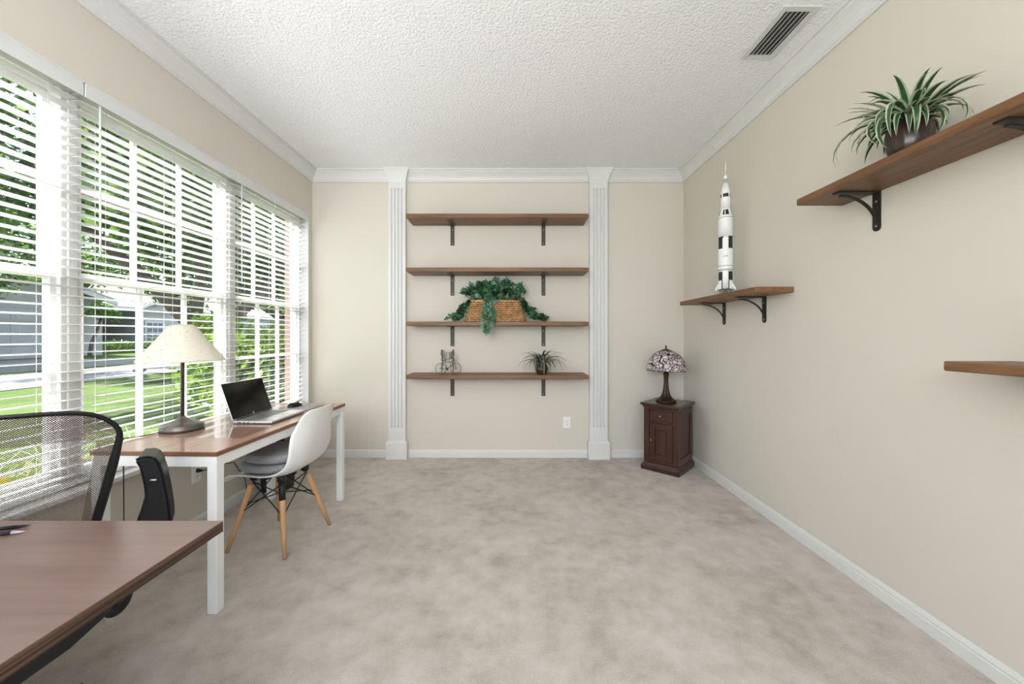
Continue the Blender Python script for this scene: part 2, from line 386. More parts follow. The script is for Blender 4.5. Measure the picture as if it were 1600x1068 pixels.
shelf((XR, .823, 1.145), RZ, 1.10, .247, .035, (-.30, .28), .17, 'low rustic wood shelf end at the right edge of the photo', 'shelves on the right wall')

# ------------------------------------------------------------------ desks
def table(name, loc, rz, L0, L1, W0, W1, H, top, edge, th, label, cat, leg=.045, apron=.05, metal=None, legs=True):
    r = empty(name, loc, rz, label=label, cat=cat)
    m = MB(); m.box(W0, W1, L0, L1, H-.004, H); m.build('tabletop', top, r)
    m = MB(); m.box(W0, W1, L0, L1, H-th, H-.004); m.build('edge_band', edge, r)
    return r
dk = table('window_desk', (-1.342, 1.745, 0), -math.atan2(.042, 1.25), 0, 1.25, -.60, 0, .742, LAMINATE, LAM_EDGE, .022,
           'long walnut topped desk with white metal legs under the window', 'desk')
lg = .045
for x, y in ((-.003, .003), (-.597, .003), (-.003, 1.247), (-.597, 1.247)):
    x0, x1 = (x-lg, x) if x > -.3 else (x, x+lg); y0, y1 = (y, y+lg) if y < .5 else (y-lg, y)
    MB().box(x0, x1, y0, y1, 0, .72).build('leg', MWHITE, dk, bevel=.003)
b = MB()
for x0, x1 in ((-.046, -.005), (-.595, -.554)): b.box(x0, x1, .048, 1.202, .670, .7195)
for y0, y1 in ((.005, .046), (1.204, 1.245)): b.box(-.552, -.048, y0, y1, .670, .7195)
b.build('frame', MWHITE, dk, bevel=.002)
def on_desk(x, y, z=0): # desk-local -> world
    a = dk.rotation_euler.z
    return Vector((-1.342+x*cos(a)-y*sin(a), 1.745+x*sin(a)+y*cos(a), .742+z))
fd = table('corner_desk', (-.826, 1.098, 0), 0, -.75, 0, -1.2, 0, .742, DARKLAM, DARKEDGE, .030,
           'dark walnut desk corner in the left foreground with a striped edge', 'desk')
for x in (-.034, -1.166):
    b = MB(); b.prism([(-.72, .7115), (-.72, .670), (-.36, .670), (-.30, .684), (-.255, .7115)], 'x', x-.012, x+.012); b.build('apron', BLACKP, fd, bevel=.003)
    b = MB(); b.box(x-.02, x+.02, -.71, -.66, .02, .672); b.build('leg', BLACKP, fd, bevel=.003)
    b = MB(); b.box(x-.02, x+.02, -.98, -.58, 0, .024); b.build('foot', BLACKP, fd, bevel=.003)
MB().box(-1.15, -.05, -.70, -.67, .40, .66).build('modesty_panel', BLACKP, fd)

# clear mat on the window desk
o = MB().box(-.545, -.055, .225, 1.12, 0, .0015).build('desk_mat', CLEARMAT); o.location = on_desk(0, 0, .0003); o.rotation_euler.z = dk.rotation_euler.z
obj_tag(o, 'clear glossy desk mat lying under the lamp and laptop', 'desk mat')

# ------------------------------------------------------------------ cream table lamp
t = NT('cream_paper_shade'); v = t.coord(); sp = t.noise(t.coord((1, 1, 1.6)), 70, 2, .5); f = t.noise(v, 8, 3)
c1 = t.ramp(f, [(.3, (.82, .79, .69)), (.7, (.87, .845, .76))]); c2 = t.n('ShaderNodeMix', data_type='RGBA')
t.link(t.ramp(sp, [(.66, (0, 0, 0)), (.72, (1, 1, 1))]), c2.inputs[0]); t.link(c1, c2.inputs[6]); c2.inputs[7].default_value = (.42, .33, .21, 1)
t.bsdf(c2.outputs[2], .8, 0, .2); tr = t.n('ShaderNodeBsdfTranslucent'); t.link(c2.outputs[2], tr.inputs['Color'])
mx = t.n('ShaderNodeMixShader', {0: .42}); t.link(t.p.outputs[0], mx.inputs[1]); t.link(tr.outputs[0], mx.inputs[2]); CREAM = t.done(mx)
PEWTER = plain('pewter_lamp_metal', (.16, .145, .13), .38, .75, .5, .15, 30)
lp = empty('table_lamp', (-1.850, 2.155, .7440), label='cream speckled paper shade table lamp on a pewter column by the window', cat='lamp')
MB().lathe([(.0, 0), (.098, 0), (.101, .004), (.101, .016), (.096, .020), (.098, .024), (.094, .031), (.080, .036), (.050, .047), (.026, .060), (.016, .068), (.013, .075), (0, .075)], 48).build('base', PEWTER, lp)
MB().lathe([(.0095, .073), (.0095, .40), (.014, .402), (.014, .412), (.0, .412)], 20).build('column', PEWTER, lp)
so = MB().lathe([(.016, .405), (.018, .41), (.018, .455), (.0, .455)], 16).build('socket', PEWTER, lp)
MB().lathe([(.0, .45), (.013, .455), (.013, .47), (.026, .495), (.028, .515), (.018, .540), (.0, .548)], 16).build('bulb', plain('frosted_bulb', (.85, .85, .82), .3), lp)
MB().lathe([(.196, .385), (.190, .393), (.165, .428), (.135, .468), (.105, .510), (.082, .545), (.072, .562), (.060, .576), (.045, .586)], 64, cap0=False, cap1=False).build('shade', CREAM, lp, solid=.0025)
b = MB(); b.tube([(.045*cos(a*2*pi/24), .045*sin(a*2*pi/24), .585) for a in range(24)], .002, 6, loop=True)
for a in range(3): b.tube([(0, 0, .586), (.045*cos(a*2.094), .045*sin(a*2.094), .585)], .0018, 6)
b.tube([(0, 0, .545), (0, 0, .592)], .002, 6); b.build('shade_spider', PEWTER, lp)
BROWNC = plain('brown_cord', (.05, .035, .025), .5)
b = MB(); z = .006
b.tube([(-.05, -.085, z), (-.055, -.12, z), (-.07, -.17, z-.001), (-.10, -.20, z-.001), (-.122, -.205, z-.001), (-.128, -.205, -.01), (-.126, -.202, -.10), (-.122, -.204, -.35), (-.126, -.20, -.60), (-.118, -.19, -.725), (-.105, -.14, -.738), (-.10, -.05, -.739)], .0028, 8)
b.build('power_cord', BROWNC, lp)

# ------------------------------------------------------------------ laptop, mouse, pad
SILVER = plain('laptop_silver', (.60, .60, .61), .3, .7, .5, .02)
SCREEN = plain('laptop_screen_glass', (.006, .007, .007), .12, 0, .5)
KEYS = plain('laptop_keys', (.20, .20, .215), .45, .3)
lt = empty('laptop', on_desk(-.340, .530, .0020), dk.rotation_euler.z, label='open silver laptop with a black screen on the window desk', cat='laptop')
# local: x towards the chair, y along the hinge
b = MB(); b.box(0, .238, 0, .362, .002, .016); b.build('base', SILVER, lt, bevel=.004)
m = MB(); kb = m
for i in range(6):
    for j in range(15): kb.box(.030+i*.0175, .030+i*.0175+.0152, .022+j*.0214, .022+j*.0214+.0188, .0155, .0172)
kb.build('keyboard', KEYS, lt)
MB().box(.150, .225, .115, .245, .0158, .0166).build('touchpad', plain('touchpad', (.50, .50, .51), .25, .6), lt, bevel=.0004)
b = MB()
for x, w in ((.03, .022), (.065, .012), (.09, .012), (.13, .006)): b.box(x, x+w, -.0006, .002, .006, .011)
b.build('port', SLOT, lt)
tilt = Matrix.Rotation(radians(-19.5), 4, 'Y')
ld = empty('lid', (0.004, 0, .014), parent=lt); ld.rotation_euler = (0, radians(-19.5), 0)
b = MB(); b.box(-.007, 0, 0, .362, .002, .236); lid = b.build('lid', SILVER, lt, bevel=.003); lid.location = (.004, 0, .014); lid.rotation_euler = (0, radians(-19.5), 0)
bpy.data.objects.remove(ld)
MB().box(-.001, .0006, .004, .358, .010, .232).build('screen', SCREEN, lid)
b = MB(); R = []
for rr, xx in ((.0062, .0006), (.0062, .0011)): R.append([(xx, .181+rr*cos(2*pi*j/24), .0195+rr*sin(2*pi*j/24)) for j in range(24)])
b.rings(R, smooth=False); b.build('logo', plain('logo_silver', (.7, .7, .72), .25, .6), lid)
b = MB(); b.tube([(-.003, .03, .004), (-.003, .332, .004)], .0055, 10); b.build('hinge', BLACKP, lid)
o = MB().box(-.10, .10, -.115, .115, 0, .0018).build('mouse_pad', plain('patterned_pad', (.34, .33, .33), .6, 0, .3, .55, 40), bevel=.0006)
o.location = on_desk(-.225, 1.055, .0020); o.rotation_euler.z = dk.rotation_euler.z
obj_tag(o, 'grey patterned mouse pad at the far end of the window desk', 'mouse pad')
ms = empty('computer_mouse', on_desk(-.295, 1.075, .0040), radians(72), label='black computer mouse on the grey mouse pad', cat='mouse')
b = MB(); N = 12; R = []
for i in range(N+1):
    u = i/N; xx = -.055+.11*u; hw = .031*math.sqrt(max(.02, 1-(2*u-1)**4)); hh = .030*math.sqrt(max(.03, 1-(2*u-.9)**4*.9)) if u < .96 else .010
    R.append([(xx, hw*cos(a), max(0, hh*sin(a)) if sin(a) > 0 else 0) for a in [pi*k/12 for k in range(13)]])
b.rings(R, smooth=True); b.build('body', BLACKP, ms)
b = MB(); b.lathe([(.0, -.004), (.008, -.004), (.008, .004), (0, .004)], 14)
b.v = [(x+.028, z, y+.031) for x, y, z in b.v]; b.build('scroll_wheel', KEYS, ms)

# ------------------------------------------------------------------ white shell chair
ch = empty('shell_chair', (-1.444, 2.407, 0), radians(-9.6), label='white plastic shell chair with splayed wooden dowel legs at the window desk', cat='chair')
# local: faces -x ; backrest at +x
prof = [(-.247, .416, .178), (-.238, .431, .198), (-.185, .444, .212), (-.09, .446, .220), (0, .440, .230), (.07, .443, .232), (.125, .460, .232), (.165, .495, .232), (.192, .55, .230), (.212, .62, .226), (.230, .70, .212), (.243, .765, .188), (.250, .800, .176), (.254, .822, .150), (.256, .830, .125)]
def pf(u):
    x = u*(len(prof)-1); i = min(int(x), len(prof)-2); f = x-i
    p0 = prof[max(0, i-1)]; p1 = prof[i]; p2 = prof[i+1]; p3 = prof[min(len(prof)-1, i+2)]
    return [.5*((2*p1[k])+(-p0[k]+p2[k])*f+(2*p0[k]-5*p1[k]+4*p2[k]-p3[k])*f*f+(-p0[k]+3*p1[k]-3*p2[k]+p3[k])*f**3) for k in range(3)]
def shell(u, w):
    x, z, hw = pf(u); s = 2*w-1
    back = max(0, min(1, (u-.45)/.25)); seat = 1-back
    lift = abs(s)**3*(.022*seat*(1 if u > .12 else u/.12)+.0*back); fwd = -abs(s)**2.5*.060*back*(1-.7*max(0, (u-.7)/.3))
    side = 1.0
    mid = math.exp(-((u-.5)/.16)**2)  # where the seat turns into the back the rim stays wide and curls up
    return (x+fwd, s*hw*side, z+lift+abs(s)**4*.03*mid)
b = MB(); b.grid(shell, 44, 26); o = b.build('seat_shell', SHELLW, ch, solid=.007); o.rotation_euler.z = radians(7); o.location = (.030, 0, 0)
legs = []
feet = [(-.191, -.200, .0), (.191, -.200, .0), (.191, .200, .0), (-.191, .200, .0)]
tops = [(-.105, -.095), (.085, -.10), (.085, .10), (-.105, .095)]
for (fx, fy, fz), (tx, ty) in zip(feet, tops):
    f = Vector((fx, fy, 0.0)); tp_ = Vector((tx, ty, .415)); d = tp_-f
    b = MB(); b.tube([f+Vector((0, 0, .004)), f+d*.35, f+d*.8, f+d*.9], [.0105, .0145, .0165, .0165], 14)
    o = b.build('leg', BEECH, ch)
    if fx > 0 and fy < 0: b = MB(); b.tube([f+d*.72, f+d*.99], .0182, 14); b.build('leg_socket', BLACKM, o)
    else: b = MB(); b.tube([f+d*.95, f+d*1.0], .0186, 14); b.build('leg_socket', BLACKM, o)
    legs.append((f, d))
b = MB()
for i in range(4):
    f0, d0 = legs[i]; f1, d1 = legs[(i+1) % 4]
    for (fa, da), (fb, db) in (((f0, d0), (f1, d1)), ((f1, d1), (f0, d0))):
        b.tube([fa+da*.52, fb+db*.93], .0036, 8)
for i in range(2):
    f0, d0 = legs[i]; f1, d1 = legs[i+2]
    b.tube([f0+d0*.62, (f0+d0*.62+f1+d1*.62)/2+Vector((0, 0, .03)), f1+d1*.62], .0036, 8)
b.build('wire_brace', BLACKM, ch)
b = MB(); b.box(-.115, .095, -.012, .012, .407, .425); b.box(-.022, .002, -.115, .115, .4075, .4245)
for tx, ty in tops: b.lathe([(.024, .40), (.024, .436), (.014, .440)], 16, (tx, ty, 0))
b.build('mount_plate', BLACKM, ch)
def cushion(z, rx, ry, h, dx, label, rz=0):
    a = ch.rotation_euler.z
    b = MB(); n = 48; R = []
    def sq(t, e): return (abs(cos(t))**e*(1 if cos(t) > 0 else -1), abs(sin(t))**e*(1 if sin(t) > 0 else -1))
    for rr, zz in ((.86, 0), (.96, .006*h/.05), (1.0, h*.30), (1.012, h*.5), (1.0, h*.70), (.96, h*.94), (.88, h), (.5, h*1.10), (.02, h*1.12)):
        R.append([(rx*rr*sq(2*pi*j/n, .72)[0], ry*rr*sq(2*pi*j/n, .72)[1], zz) for j in range(n)])
    b.rings(R); o = b.build('body', GREYF)
    r = empty('seat_cushion', (ch.location.x+dx*cos(a), ch.location.y+dx*sin(a), z), a+rz, label=label, cat='cushion', group='grey cushions stacked on the shell chair')
    o.parent = r
    p = MB(); p.tube([(rx*1.013*sq(2*pi*j/64, .72)[0], ry*1.013*sq(2*pi*j/64, .72)[1], h*.5) for j in range(64)], .0032, 6, loop=True); p.build('piping', GREYF, r)
    return r
cushion(.463, .172, .192, .046, -.022, 'lower round-cornered grey seat cushion lying on the white shell chair')
cushion(.5155, .160, .182, .052, .002, 'upper grey seat cushion, stacked on the other cushion of the shell chair', .06)

# ------------------------------------------------------------------ office chair
t = NT('chair_mesh'); uvn = t.n('ShaderNodeUVMap'); sx = t.n('ShaderNodeSeparateXYZ', {0: uvn.outputs[0]})
def weave(t, thr, name):
    cu = t.math('COSINE', t.math('MULTIPLY', sx.outputs[0], 2*pi*74)); cv = t.math('COSINE', t.math('MULTIPLY', sx.outputs[1], 2*pi*80))
    hole = t.math('GREATER_THAN', t.math('MULTIPLY', cu, cv), thr)
    t.bsdf((.085, .062, .055), .55, 0, .4); tp = t.n('ShaderNodeBsdfTransparent'); mx = t.n('ShaderNodeMixShader', {0: hole})
    t.link(t.p.outputs[0], mx.inputs[1]); t.link(tp.outputs[0], mx.inputs[2]); return t.done(mx)
MESHM = weave(t, -.04, 'chair_mesh')
t = NT('chair_mesh_dense'); uvn = t.n('ShaderNodeUVMap'); sx = t.n('ShaderNodeSeparateXYZ', {0: uvn.outputs[0]}); MESHD = weave(t, .40, 'chair_mesh_dense')
oc = empty('office_chair', (-1.652, 1.36, 0), radians(36.9), label='black office chair with a brown mesh back between the two desks', cat='office chair')
def backpt(u, v, off=0.0):
    s = 2*u-1; hw = .235-.115*(1-v)**1.35
    x = s*hw; z = .50+.540*v-.065*abs(s)**6*v**3-.010*s*s*v
    y = -.190-.160*v**1.15-.03*sin(pi*v)+.045*s*s+off
    return Vector((x, y, z))
def mdl(u, v): return 1 if (v > .83 or abs(2*u-1) > .80 or v < .10) else 0
b = MB(); b.grid(lambda u, v: backpt(u, v), 60, 60, uv=True, mfn=mdl); b.build('mesh_back', [MESHM, MESHD], oc)
edge = [backpt(0, i/24) for i in range(24)]+[backpt(i/36, 1) for i in range(36)]+[backpt(1, 1-i/24) for i in range(24)]+[backpt(1-i/36, 0) for i in range(36)]
for q in range(2): edge = [(edge[i-1]+edge[i]*2+edge[(i+1) % len(edge)])/4 for i in range(len(edge))]
cz = [.0110-.0045*max(0, min(1, (p.z-.86)/.10)) for p in edge]
b = MB(); b.tube(edge, cz, 12, loop=True, sq=(1.0, 1.25)); b.build('back_frame', BLACKP, oc)
b = MB(); b.tube([(0, -.02, .39), (0, -.14, .39), (0, -.235, .43), (0, -.285, .56), (0, -.305, .70)], [.03, .03, .026, .022, .018], 12, sq=(1.5, .6)); b.build('back_support', BLACKP, oc)
b = MB(); n = 40; R = []
for rr, zz in ((.90, .405), (.98, .412), (1.0, .435), (.98, .455), (.9, .465), (.5, .462), (.02, .458)):
    R.append([(.245*rr*abs(cos(2*pi*j/n))**.6*(1 if cos(2*pi*j/n) > 0 else -1), .03+.235*rr*abs(sin(2*pi*j/n))**.6*(1 if sin(2*pi*j/n) > 0 else -1), zz) for j in range(n)])
b.rings(R); b.build('seat', plain('black_seat_fabric', (.02, .02, .021), .9), oc)
b = MB(); b.box(-.18, .09, -.28, .10, .37, .4045); b.build('tilt_mechanism', BLACKP, oc, bevel=.01)
BO = Vector((-.146, -.25, 0))
b = MB(); b.lathe([(.025, .10), (.025, .30), (.017, .301), (.017, .37)], 20, BO); b.build('gas_lift', CHROME, oc)
b = MB(); b.tube([(.09, -.06, .387), (.17, -.14, .360), (.196, -.163, .350)], .007, 8); R = []
kn = Vector((.80, -.60, 0)); ks = Vector((.6, .8, 0)); kc = Vector((.205, -.178, .348))
for t0, rr in ((-.014, .042), (-.012, .049), (.006, .051), (.010, .049), (.011, .036), (.008, .034), (.008, .018), (.010, .016), (.010, .004)):
    R.append([kc+kn*t0+ks*(rr*cos(2*pi*j/36))+Vector((0, 0, rr*sin(2*pi*j/36))) for j in range(36)])
b.rings(R); b.build('tension_knob', BLACKP, oc)
# arm with tall moulded shell; profile px -> local
apx = [(212, 832), (214, 811), (221, 792), (226, 774), (224.7, 758), (222.5, 746), (218, 727), (213.5, 719), (214.5, 714), (220, 711.2), (233, 711.6), (242.4, 716), (248, 725.4), (254, 745), (261, 781.7), (265, 812), (266, 832)]
ap = [((x-240)/500, .8175-(y-702)*1.51/600) for x, y in apx]
for s in (1, -1):
    r_ = MB(); cxa = .283
    poly = [(s*(cxa+p[0]), p[1]) for p in ap]
    if s < 0: poly = poly[::-1]
    r_.prism(poly[::-1], 'y', -.005, .15); o = r_.build('armrest', BLACKP, oc, bevel=.010, seg=4)
    pad = [(s*(cxa+x), z) for x, z in ap[8:]]
    rib = MB(); rib.tube([(x, -.006, z) for x, z in pad], .004, 8); rib.build('pad_seam', BLACKP, o)
    lv = MB(); lv.tube([(s*(cxa-.010), -.010, .700), (s*(cxa+.010), -.013, .699)], .006, 10, sq=(1, .7)); lv.build('lever', CHROME, o)
    ho = MB(); ho.lathe([(.0, 0), (.005, 0), (.005, .002), (0, .002)], 12); ho.v = [(s*(cxa)+x, -.0062-z, .785+y) for x, y, z in ho.v]; ho.build('screw_hole', SLOT, o)
    b = MB(); b.tube([(s*(cxa), .055, .49), (s*(cxa), .055, .43), (s*(cxa-.03), .05, .388), (s*.09, .02, .388)], .02, 10, sq=(1.4, .8)); b.build('arm_bracket', BLACKP, o)
star = [54-36.9+72*k for k in range(5)]
WHEEL = plain('caster_rubber', (.05, .052, .055), .5)
for a in star:
    aa = radians(a); d = Vector((cos(aa), sin(aa), 0))
    b = MB(); b.tube([BO+d*.02+Vector((0, 0, .115)), BO+d*.12+Vector((0, 0, .112)), BO+d*.28+Vector((0, 0, .080))], [.026, .024, .017], 10, sq=(1, .8)); o = b.build('base_arm', BLACKP, oc)
    cb = MB(); pp = BO+d*.28; sd = Vector((-d.y, d.x, 0))
    for q in (-.015, .015):
        R = []
        for t0, rr in ((-.008, .020), (-.008, .027), (-.006, .030), (.006, .030), (.008, .027), (.008, .02)):
            R.append([pp+sd*(q+t0)+d*(rr*cos(2*pi*j/24))+Vector((0, 0, .031+rr*sin(2*pi*j/24))) for j in range(24)])
        cb.rings(R)
    cb.tube([pp+Vector((0, 0, .031)), pp+Vector((0, 0, .085))], .008, 8)
    cb.build('caster', WHEEL, o)

# pens
PURP = plain('purple_ink_plastic', (.045, .02, .11), .3); CLEARP = plain('clear_pen_barrel', (.55, .55, .56), .15)
def pen(loc, rz, barrel, tip, cap, label):
    r = empty('pen', loc, rz, label=label, cat='pen', group='pens on the foreground desk')
    def tb(pts, rr, nm, m): b = MB(); b.tube(pts, rr, 12); return b.build(nm, m, r)
    tb([(-.075, 0, 0), (.045, 0, 0)], .0048, 'barrel', barrel)
    tb([(.045, 0, 0), (.060, 0, 0), (.069, 0, 0), (.073, 0, 0)], [.0048, .0034, .0012, .0005], 'tip', tip)
    tb([(-.082, 0, 0), (-.075, 0, 0)], [.003, .0044], 'end_cap', cap)
    c = MB(); c.box(-.07, -.03, -.0012, .0012, .005, .0065); c.build('clip', cap, r)
pen((-1.400, 1.040, .7470), radians(18), BLACKP, BLACKP, BLACKP, 'black pen at the left edge of the photo, the farther of the two pens')
pen((-1.375, 1.010, .7470), radians(16), plain('dark_barrel', (.012, .008, .03), .25), plain('grey_tip', (.35, .35, .38), .3), PURP, 'dark purple pen with a grey tip, the nearer of the two pens')

# ------------------------------------------------------------------ outlets, plug
def outlet(loc, rz, label):
    r = empty('wall_outlet', loc, rz, label=label, cat='outlet')
    MB().box(-.037, .037, -.006, 0, -.058, .058).build('cover_plate', PLATE, r, bevel=.003)
    for z in (.020, -.020):
        b = MB(); b.lathe([(.0, 0), (.017, 0), (.017, .003), (0, .003)], 24); b.v = [(x, -.0055-zz, z+y*.85) for x, y, zz in b.v]
        so = b.build('socket', PLATE, r)
        b = MB(); b.box(-.0075, -.0055, -.0092, -.008, z-.001, z+.008); b.box(.0055, .0075, -.0092, -.008, z+.001, z+.008)
        b.lathe([(.0, 0), (.0026, 0), (.0026, .0008), (0, .0008)], 10, (0, 0, 0)); k = len(b.v)-40
        for i in range(40):
            x, y, zz = b.v[k+i]; b.v[k+i] = (x, -.0085-zz, z-.008+y)
        b.build('slot', SLOT, so)
    b = MB(); b.lathe([(.0, 0), (.003, 0), (.0026, .001), (0, .0012)], 10); b.v = [(x, -.006-zz, y) for x, y, zz in b.v]; b.build('screw', STEEL, r)
outlet((.570, YB, .362), 0, 'white duplex outlet low on the back wall right of centre')
outlet((XL, 2.527, .362), pi/2, 'white duplex outlet on the left wall under the window desk')
# plug on the left wall outlet
pl = empty('power_plug', (XL+.0092, 2.527, .382), label='black power plug and cord in the outlet under the window desk', cat='plug')
b = MB(); b.tube([(0, 0, 0), (.004, 0, 0), (.020, 0, -.001), (.030, .004, -.002)], [.013, .014, .011, .006], 14); b.build('plug', BLACKP, pl)
b = MB(); b.tube([(.028, .003, -.002), (.045, .02, -.003), (.05, .08, -.006), (.045, .16, -.012), (.04, .28, -.04), (.05, .38, -.20), (.06, .40, -.375), (.09, .38, -.379)], .003, 8); b.build('cord', BLACKP, pl)

# ------------------------------------------------------------------ waste bin behind the desk
bn = empty('waste_basket', (-1.93, 3.17, 0), label='dark waste basket with white papers beyond the far end of the window desk', cat='waste basket')
bm = plain('dark_bin', (.012, .012, .013), .45)
m = MB(); m.rings([[(-a*1.0, -c, z), (a, -c, z), (a, c, z), (-a, c, z)] for a, c, z in ((.085, .075, 0), (.115, .10, .44))], smooth=False, cap1=False); m.build('bin', bm, bn, solid=.004)
m = MB(); m.tube([(-.115, -.10, .44), (.115, -.10, .44), (.115, .10, .44), (-.115, .10, .44)], .005, 8, loop=True, smooth=False); m.build('rim', bm, bn)
PAPER = plain('white_paper', (.72, .72, .71), .8)
for i, (x, y, z, a, c) in enumerate(((.035, .0, .455, .45, .2), (-.055, .03, .44, -.5, .1))):
    M = Matrix.Translation((-1.93+x, 3.17+y, z)) @ Euler((c, a, .3*i)).to_matrix().to_4x4()
    o = MB().grid(lambda u, v: (-.05+.10*u, -.06+.12*v, .012*sin(5*u+i)+.01*cos(4*v)), 8, 8).build('crumpled_paper', PAPER, solid=.001)
    o.matrix_world = M; obj_tag(o, 'crumpled white paper sticking out of the dark waste basket', 'paper', 'papers in the waste basket')

# ------------------------------------------------------------------ ceiling vent
vt = empty('ceiling_vent', (1.497, 2.165, ZC), label='white slotted air vent on the ceiling near the right wall', cat='vent')
VW, VL = .100, .192
b = MB(); b.box(-VW, -VW+.035, -VL, VL, -.010, -.001); b.box(VW-.035, VW, -VL, VL, -.010, -.001)
b.box(-VW+.035, VW-.035, -VL, -VL+.035, -.010, -.001); b.box(-VW+.035, VW-.035, VL-.035, VL, -.010, -.001); b.build('frame', plain('vent_white', (.62, .62, .61), .5), vt, bevel=.003)
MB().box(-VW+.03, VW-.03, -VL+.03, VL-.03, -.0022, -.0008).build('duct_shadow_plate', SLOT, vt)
for k in range(5):
    x = -.05+.025*k; M = Matrix.Translation((x, 0, -.0075)) @ Matrix.Rotation(radians(-38), 4, 'Y')
    MB().box(-.0105, .0105, -VL+.037, VL-.037, -.0007, .0007, M=M).build('louver', plain('louver_%d' % 0, (.55, .55, .54), .5) if k == 0 else MAT['louver_0'], vt)

# ------------------------------------------------------------------ foliage helpers
def leafmat(name, c1, c2, rough=.45, trans=.25, scale=9):
    t = NT(name); v = t.coord(); c = t.ramp(t.noise(v, scale, 3), [(.32, c1), (.68, c2)])
    t.bsdf(c, rough, 0, .4); tr = t.n('ShaderNodeBsdfTranslucent'); t.link(c, tr.inputs['Color'])
    mx = t.n('ShaderNodeMixShader', {0: trans}); t.link(t.p.outputs[0], mx.inputs[1]); t.link(tr.outputs[0], mx.inputs[2])
    MAT[name] = t.done(mx); return MAT[name]
rnd = random.Random(11)
def blade(b, base, az, length, up, droop, width, n=9, mid=0, rim=1, twist=0.0, rimw=.30, floor=None):
    """arching strap leaf: starts steep, bends over; three strips: rim, centre, rim"""
    d = Vector((cos(az), sin(az), 0)); sd = Vector((-sin(az), cos(az), 0)); p = Vector(base); th = up; rows = []; st = length/n
    for i in range(n+1):
        u = i/n; w = width*(min(1, .55+u*1.8))*(1-u**2.6)*.5+.0006
        tdir = d*cos(th)+Vector((0, 0, 1))*sin(th); nrm = (Vector((0, 0, 1))*cos(th)-d*sin(th))
        s2 = (sd*cos(twist*u)+nrm*sin(twist*u))
        rows.append([p-s2*w+nrm*w*.35, p-s2*w*(1-2*rimw)*.9, p+s2*w*(1-2*rimw)*.9, p+s2*w+nrm*w*.35])
        p = p+tdir*st; th -= droop/n*(1+.8*u)
        if floor is not None and p.z < floor: p.z = floor
    i0 = len(b.v)
    for r in rows: b.v += [tuple(q) for q in r]
    for i in range(n):
        for j in range(3): b.face((i0+i*4+j, i0+i*4+j+1, i0+i*4+4+j+1, i0+i*4+4+j), mid if j == 1 else rim, True)
SPG = leafmat('spider_leaf_green', (.020, .062, .022), (.045, .115, .040), .35, .15, 30)
SPW = leafmat('spider_leaf_cream', (.36, .42, .26), (.52, .56, .40), .4, .25, 30)
SPD = leafmat('spider_leaf_dark', (.020, .040, .020), (.042, .075, .036), .4, .1, 30)
SPS = leafmat('spider_leaf_silver', (.20, .21, .16), (.34, .34, .27), .4, .2, 30)
POTB = plain('brown_glazed_pot', (.042, .020, .014), .32, 0, .5, .45, 9)
SOIL = plain('potting_soil', (.03, .02, .012), .95)
def spider_plant(loc, potprof, leaves, mats, label, rimw=.25):
    r = empty('spider_plant', loc, label=label, cat='plant', group='potted spider plants')
    m = MB(); n = 40; R = []
    for rr, z in potprof: R.append([(rr*(1+.03*cos(12*2*pi*j/n))*cos(2*pi*j/n), rr*(1+.03*cos(12*2*pi*j/n))*sin(2*pi*j/n), z) for j in range(n)])
    m.rings(R, cap1=False); m.build('pot', POTB, r, solid=.003)
    top = potprof[-1]; MB().lathe([(0, top[1]-.016), (top[0]*.93, top[1]-.016), (top[0]*.93, top[1]-.012), (0, top[1]-.008)], 24).build('soil', SOIL, r)
    b = MB()
    for az, L, up, dr, w in leaves: blade(b, (.016*cos(az), .016*sin(az), top[1]-.012), az, L, up, dr, w, rimw=rimw)
    b.build('leaves', mats, r)
    return r
pp = [(.034, 0), (.040, .003), (.058, .030), (.064, .055), (.058, .080), (.046, .096), (.048, .104)]
lv = []
for k in range(58):
    az = 2*pi*k/58+rnd.uniform(-.1, .1); back = sin(az) > .25
    up = rnd.choice([1.35, 1.15, .95, .75]); L = rnd.uniform(.20, .31)*(.58 if back else 1)
    if -.8 < sin(az) < .3 and k % 3 == 0: L *= 1.1
    lv.append((az, L, up, rnd.uniform(.9, 1.9)+(1.35-up)*.6, .023))
lv += [(-pi/2-.45, .27, 1.0, 3.2, .017), (-pi/2+.5, .27, 1.0, 3.2, .017), (-pi/2-.1, .15, 1.2, 2.8, .018)]
spider_plant((.293, 3.80, .884), pp, lv, [SPD, SPS], 'small spider plant in a round brown pot on the lowest long shelf')
pp2 = [(.050, 0), (.056, .004), (.070, .045), (.074, .085), (.070, .115), (.060, .133), (.062, .140)]
lv = []
for k in range(46):
    az = 2*pi*k/46+rnd.uniform(-.12, .12); wall = cos(az) > .30
    up = rnd.choice([1.45, 1.25, 1.0, .75, .55]); L = rnd.uniform(.18, .27)*(.50 if wall else 1)
    lv.append((az, L, up, rnd.uniform(.9, 1.8)+(1.45-up)*.7, .030))
lv += [(pi+.5, .34, .9, 2.7, .030), (pi-.1, .26, .95, 3.0, .032), (pi-.6, .20, 1.0, 3.2, .034), (2.2, .36, .8, 2.3, .028), (2.5, .33, .7, 2.2, .028), (-pi/2-.3, .22, 1.2, 1.0, .030)]
lv += [(-pi/2+rnd.uniform(-.7, .25), rnd.uniform(.17, .26), rnd.uniform(.35, 1.0), rnd.uniform(.7, 1.6), rnd.uniform(.026, .036)) for k in range(14)]
lv += [(pi/2+rnd.uniform(-.2, .9), rnd.uniform(.24, .33), rnd.uniform(.9, 1.45), rnd.uniform(.4, 1.2), .028) for k in range(10)]
lv += [(pi+.25, .30, .7, 2.9, .030), (pi+.9, .26, .85, 3.0, .034)]
spider_plant((1.640, 1.585, 2.0065), pp2, lv, [SPG, SPW], 'large variegated spider plant in a brown pot on the high right wall shelf', .17)

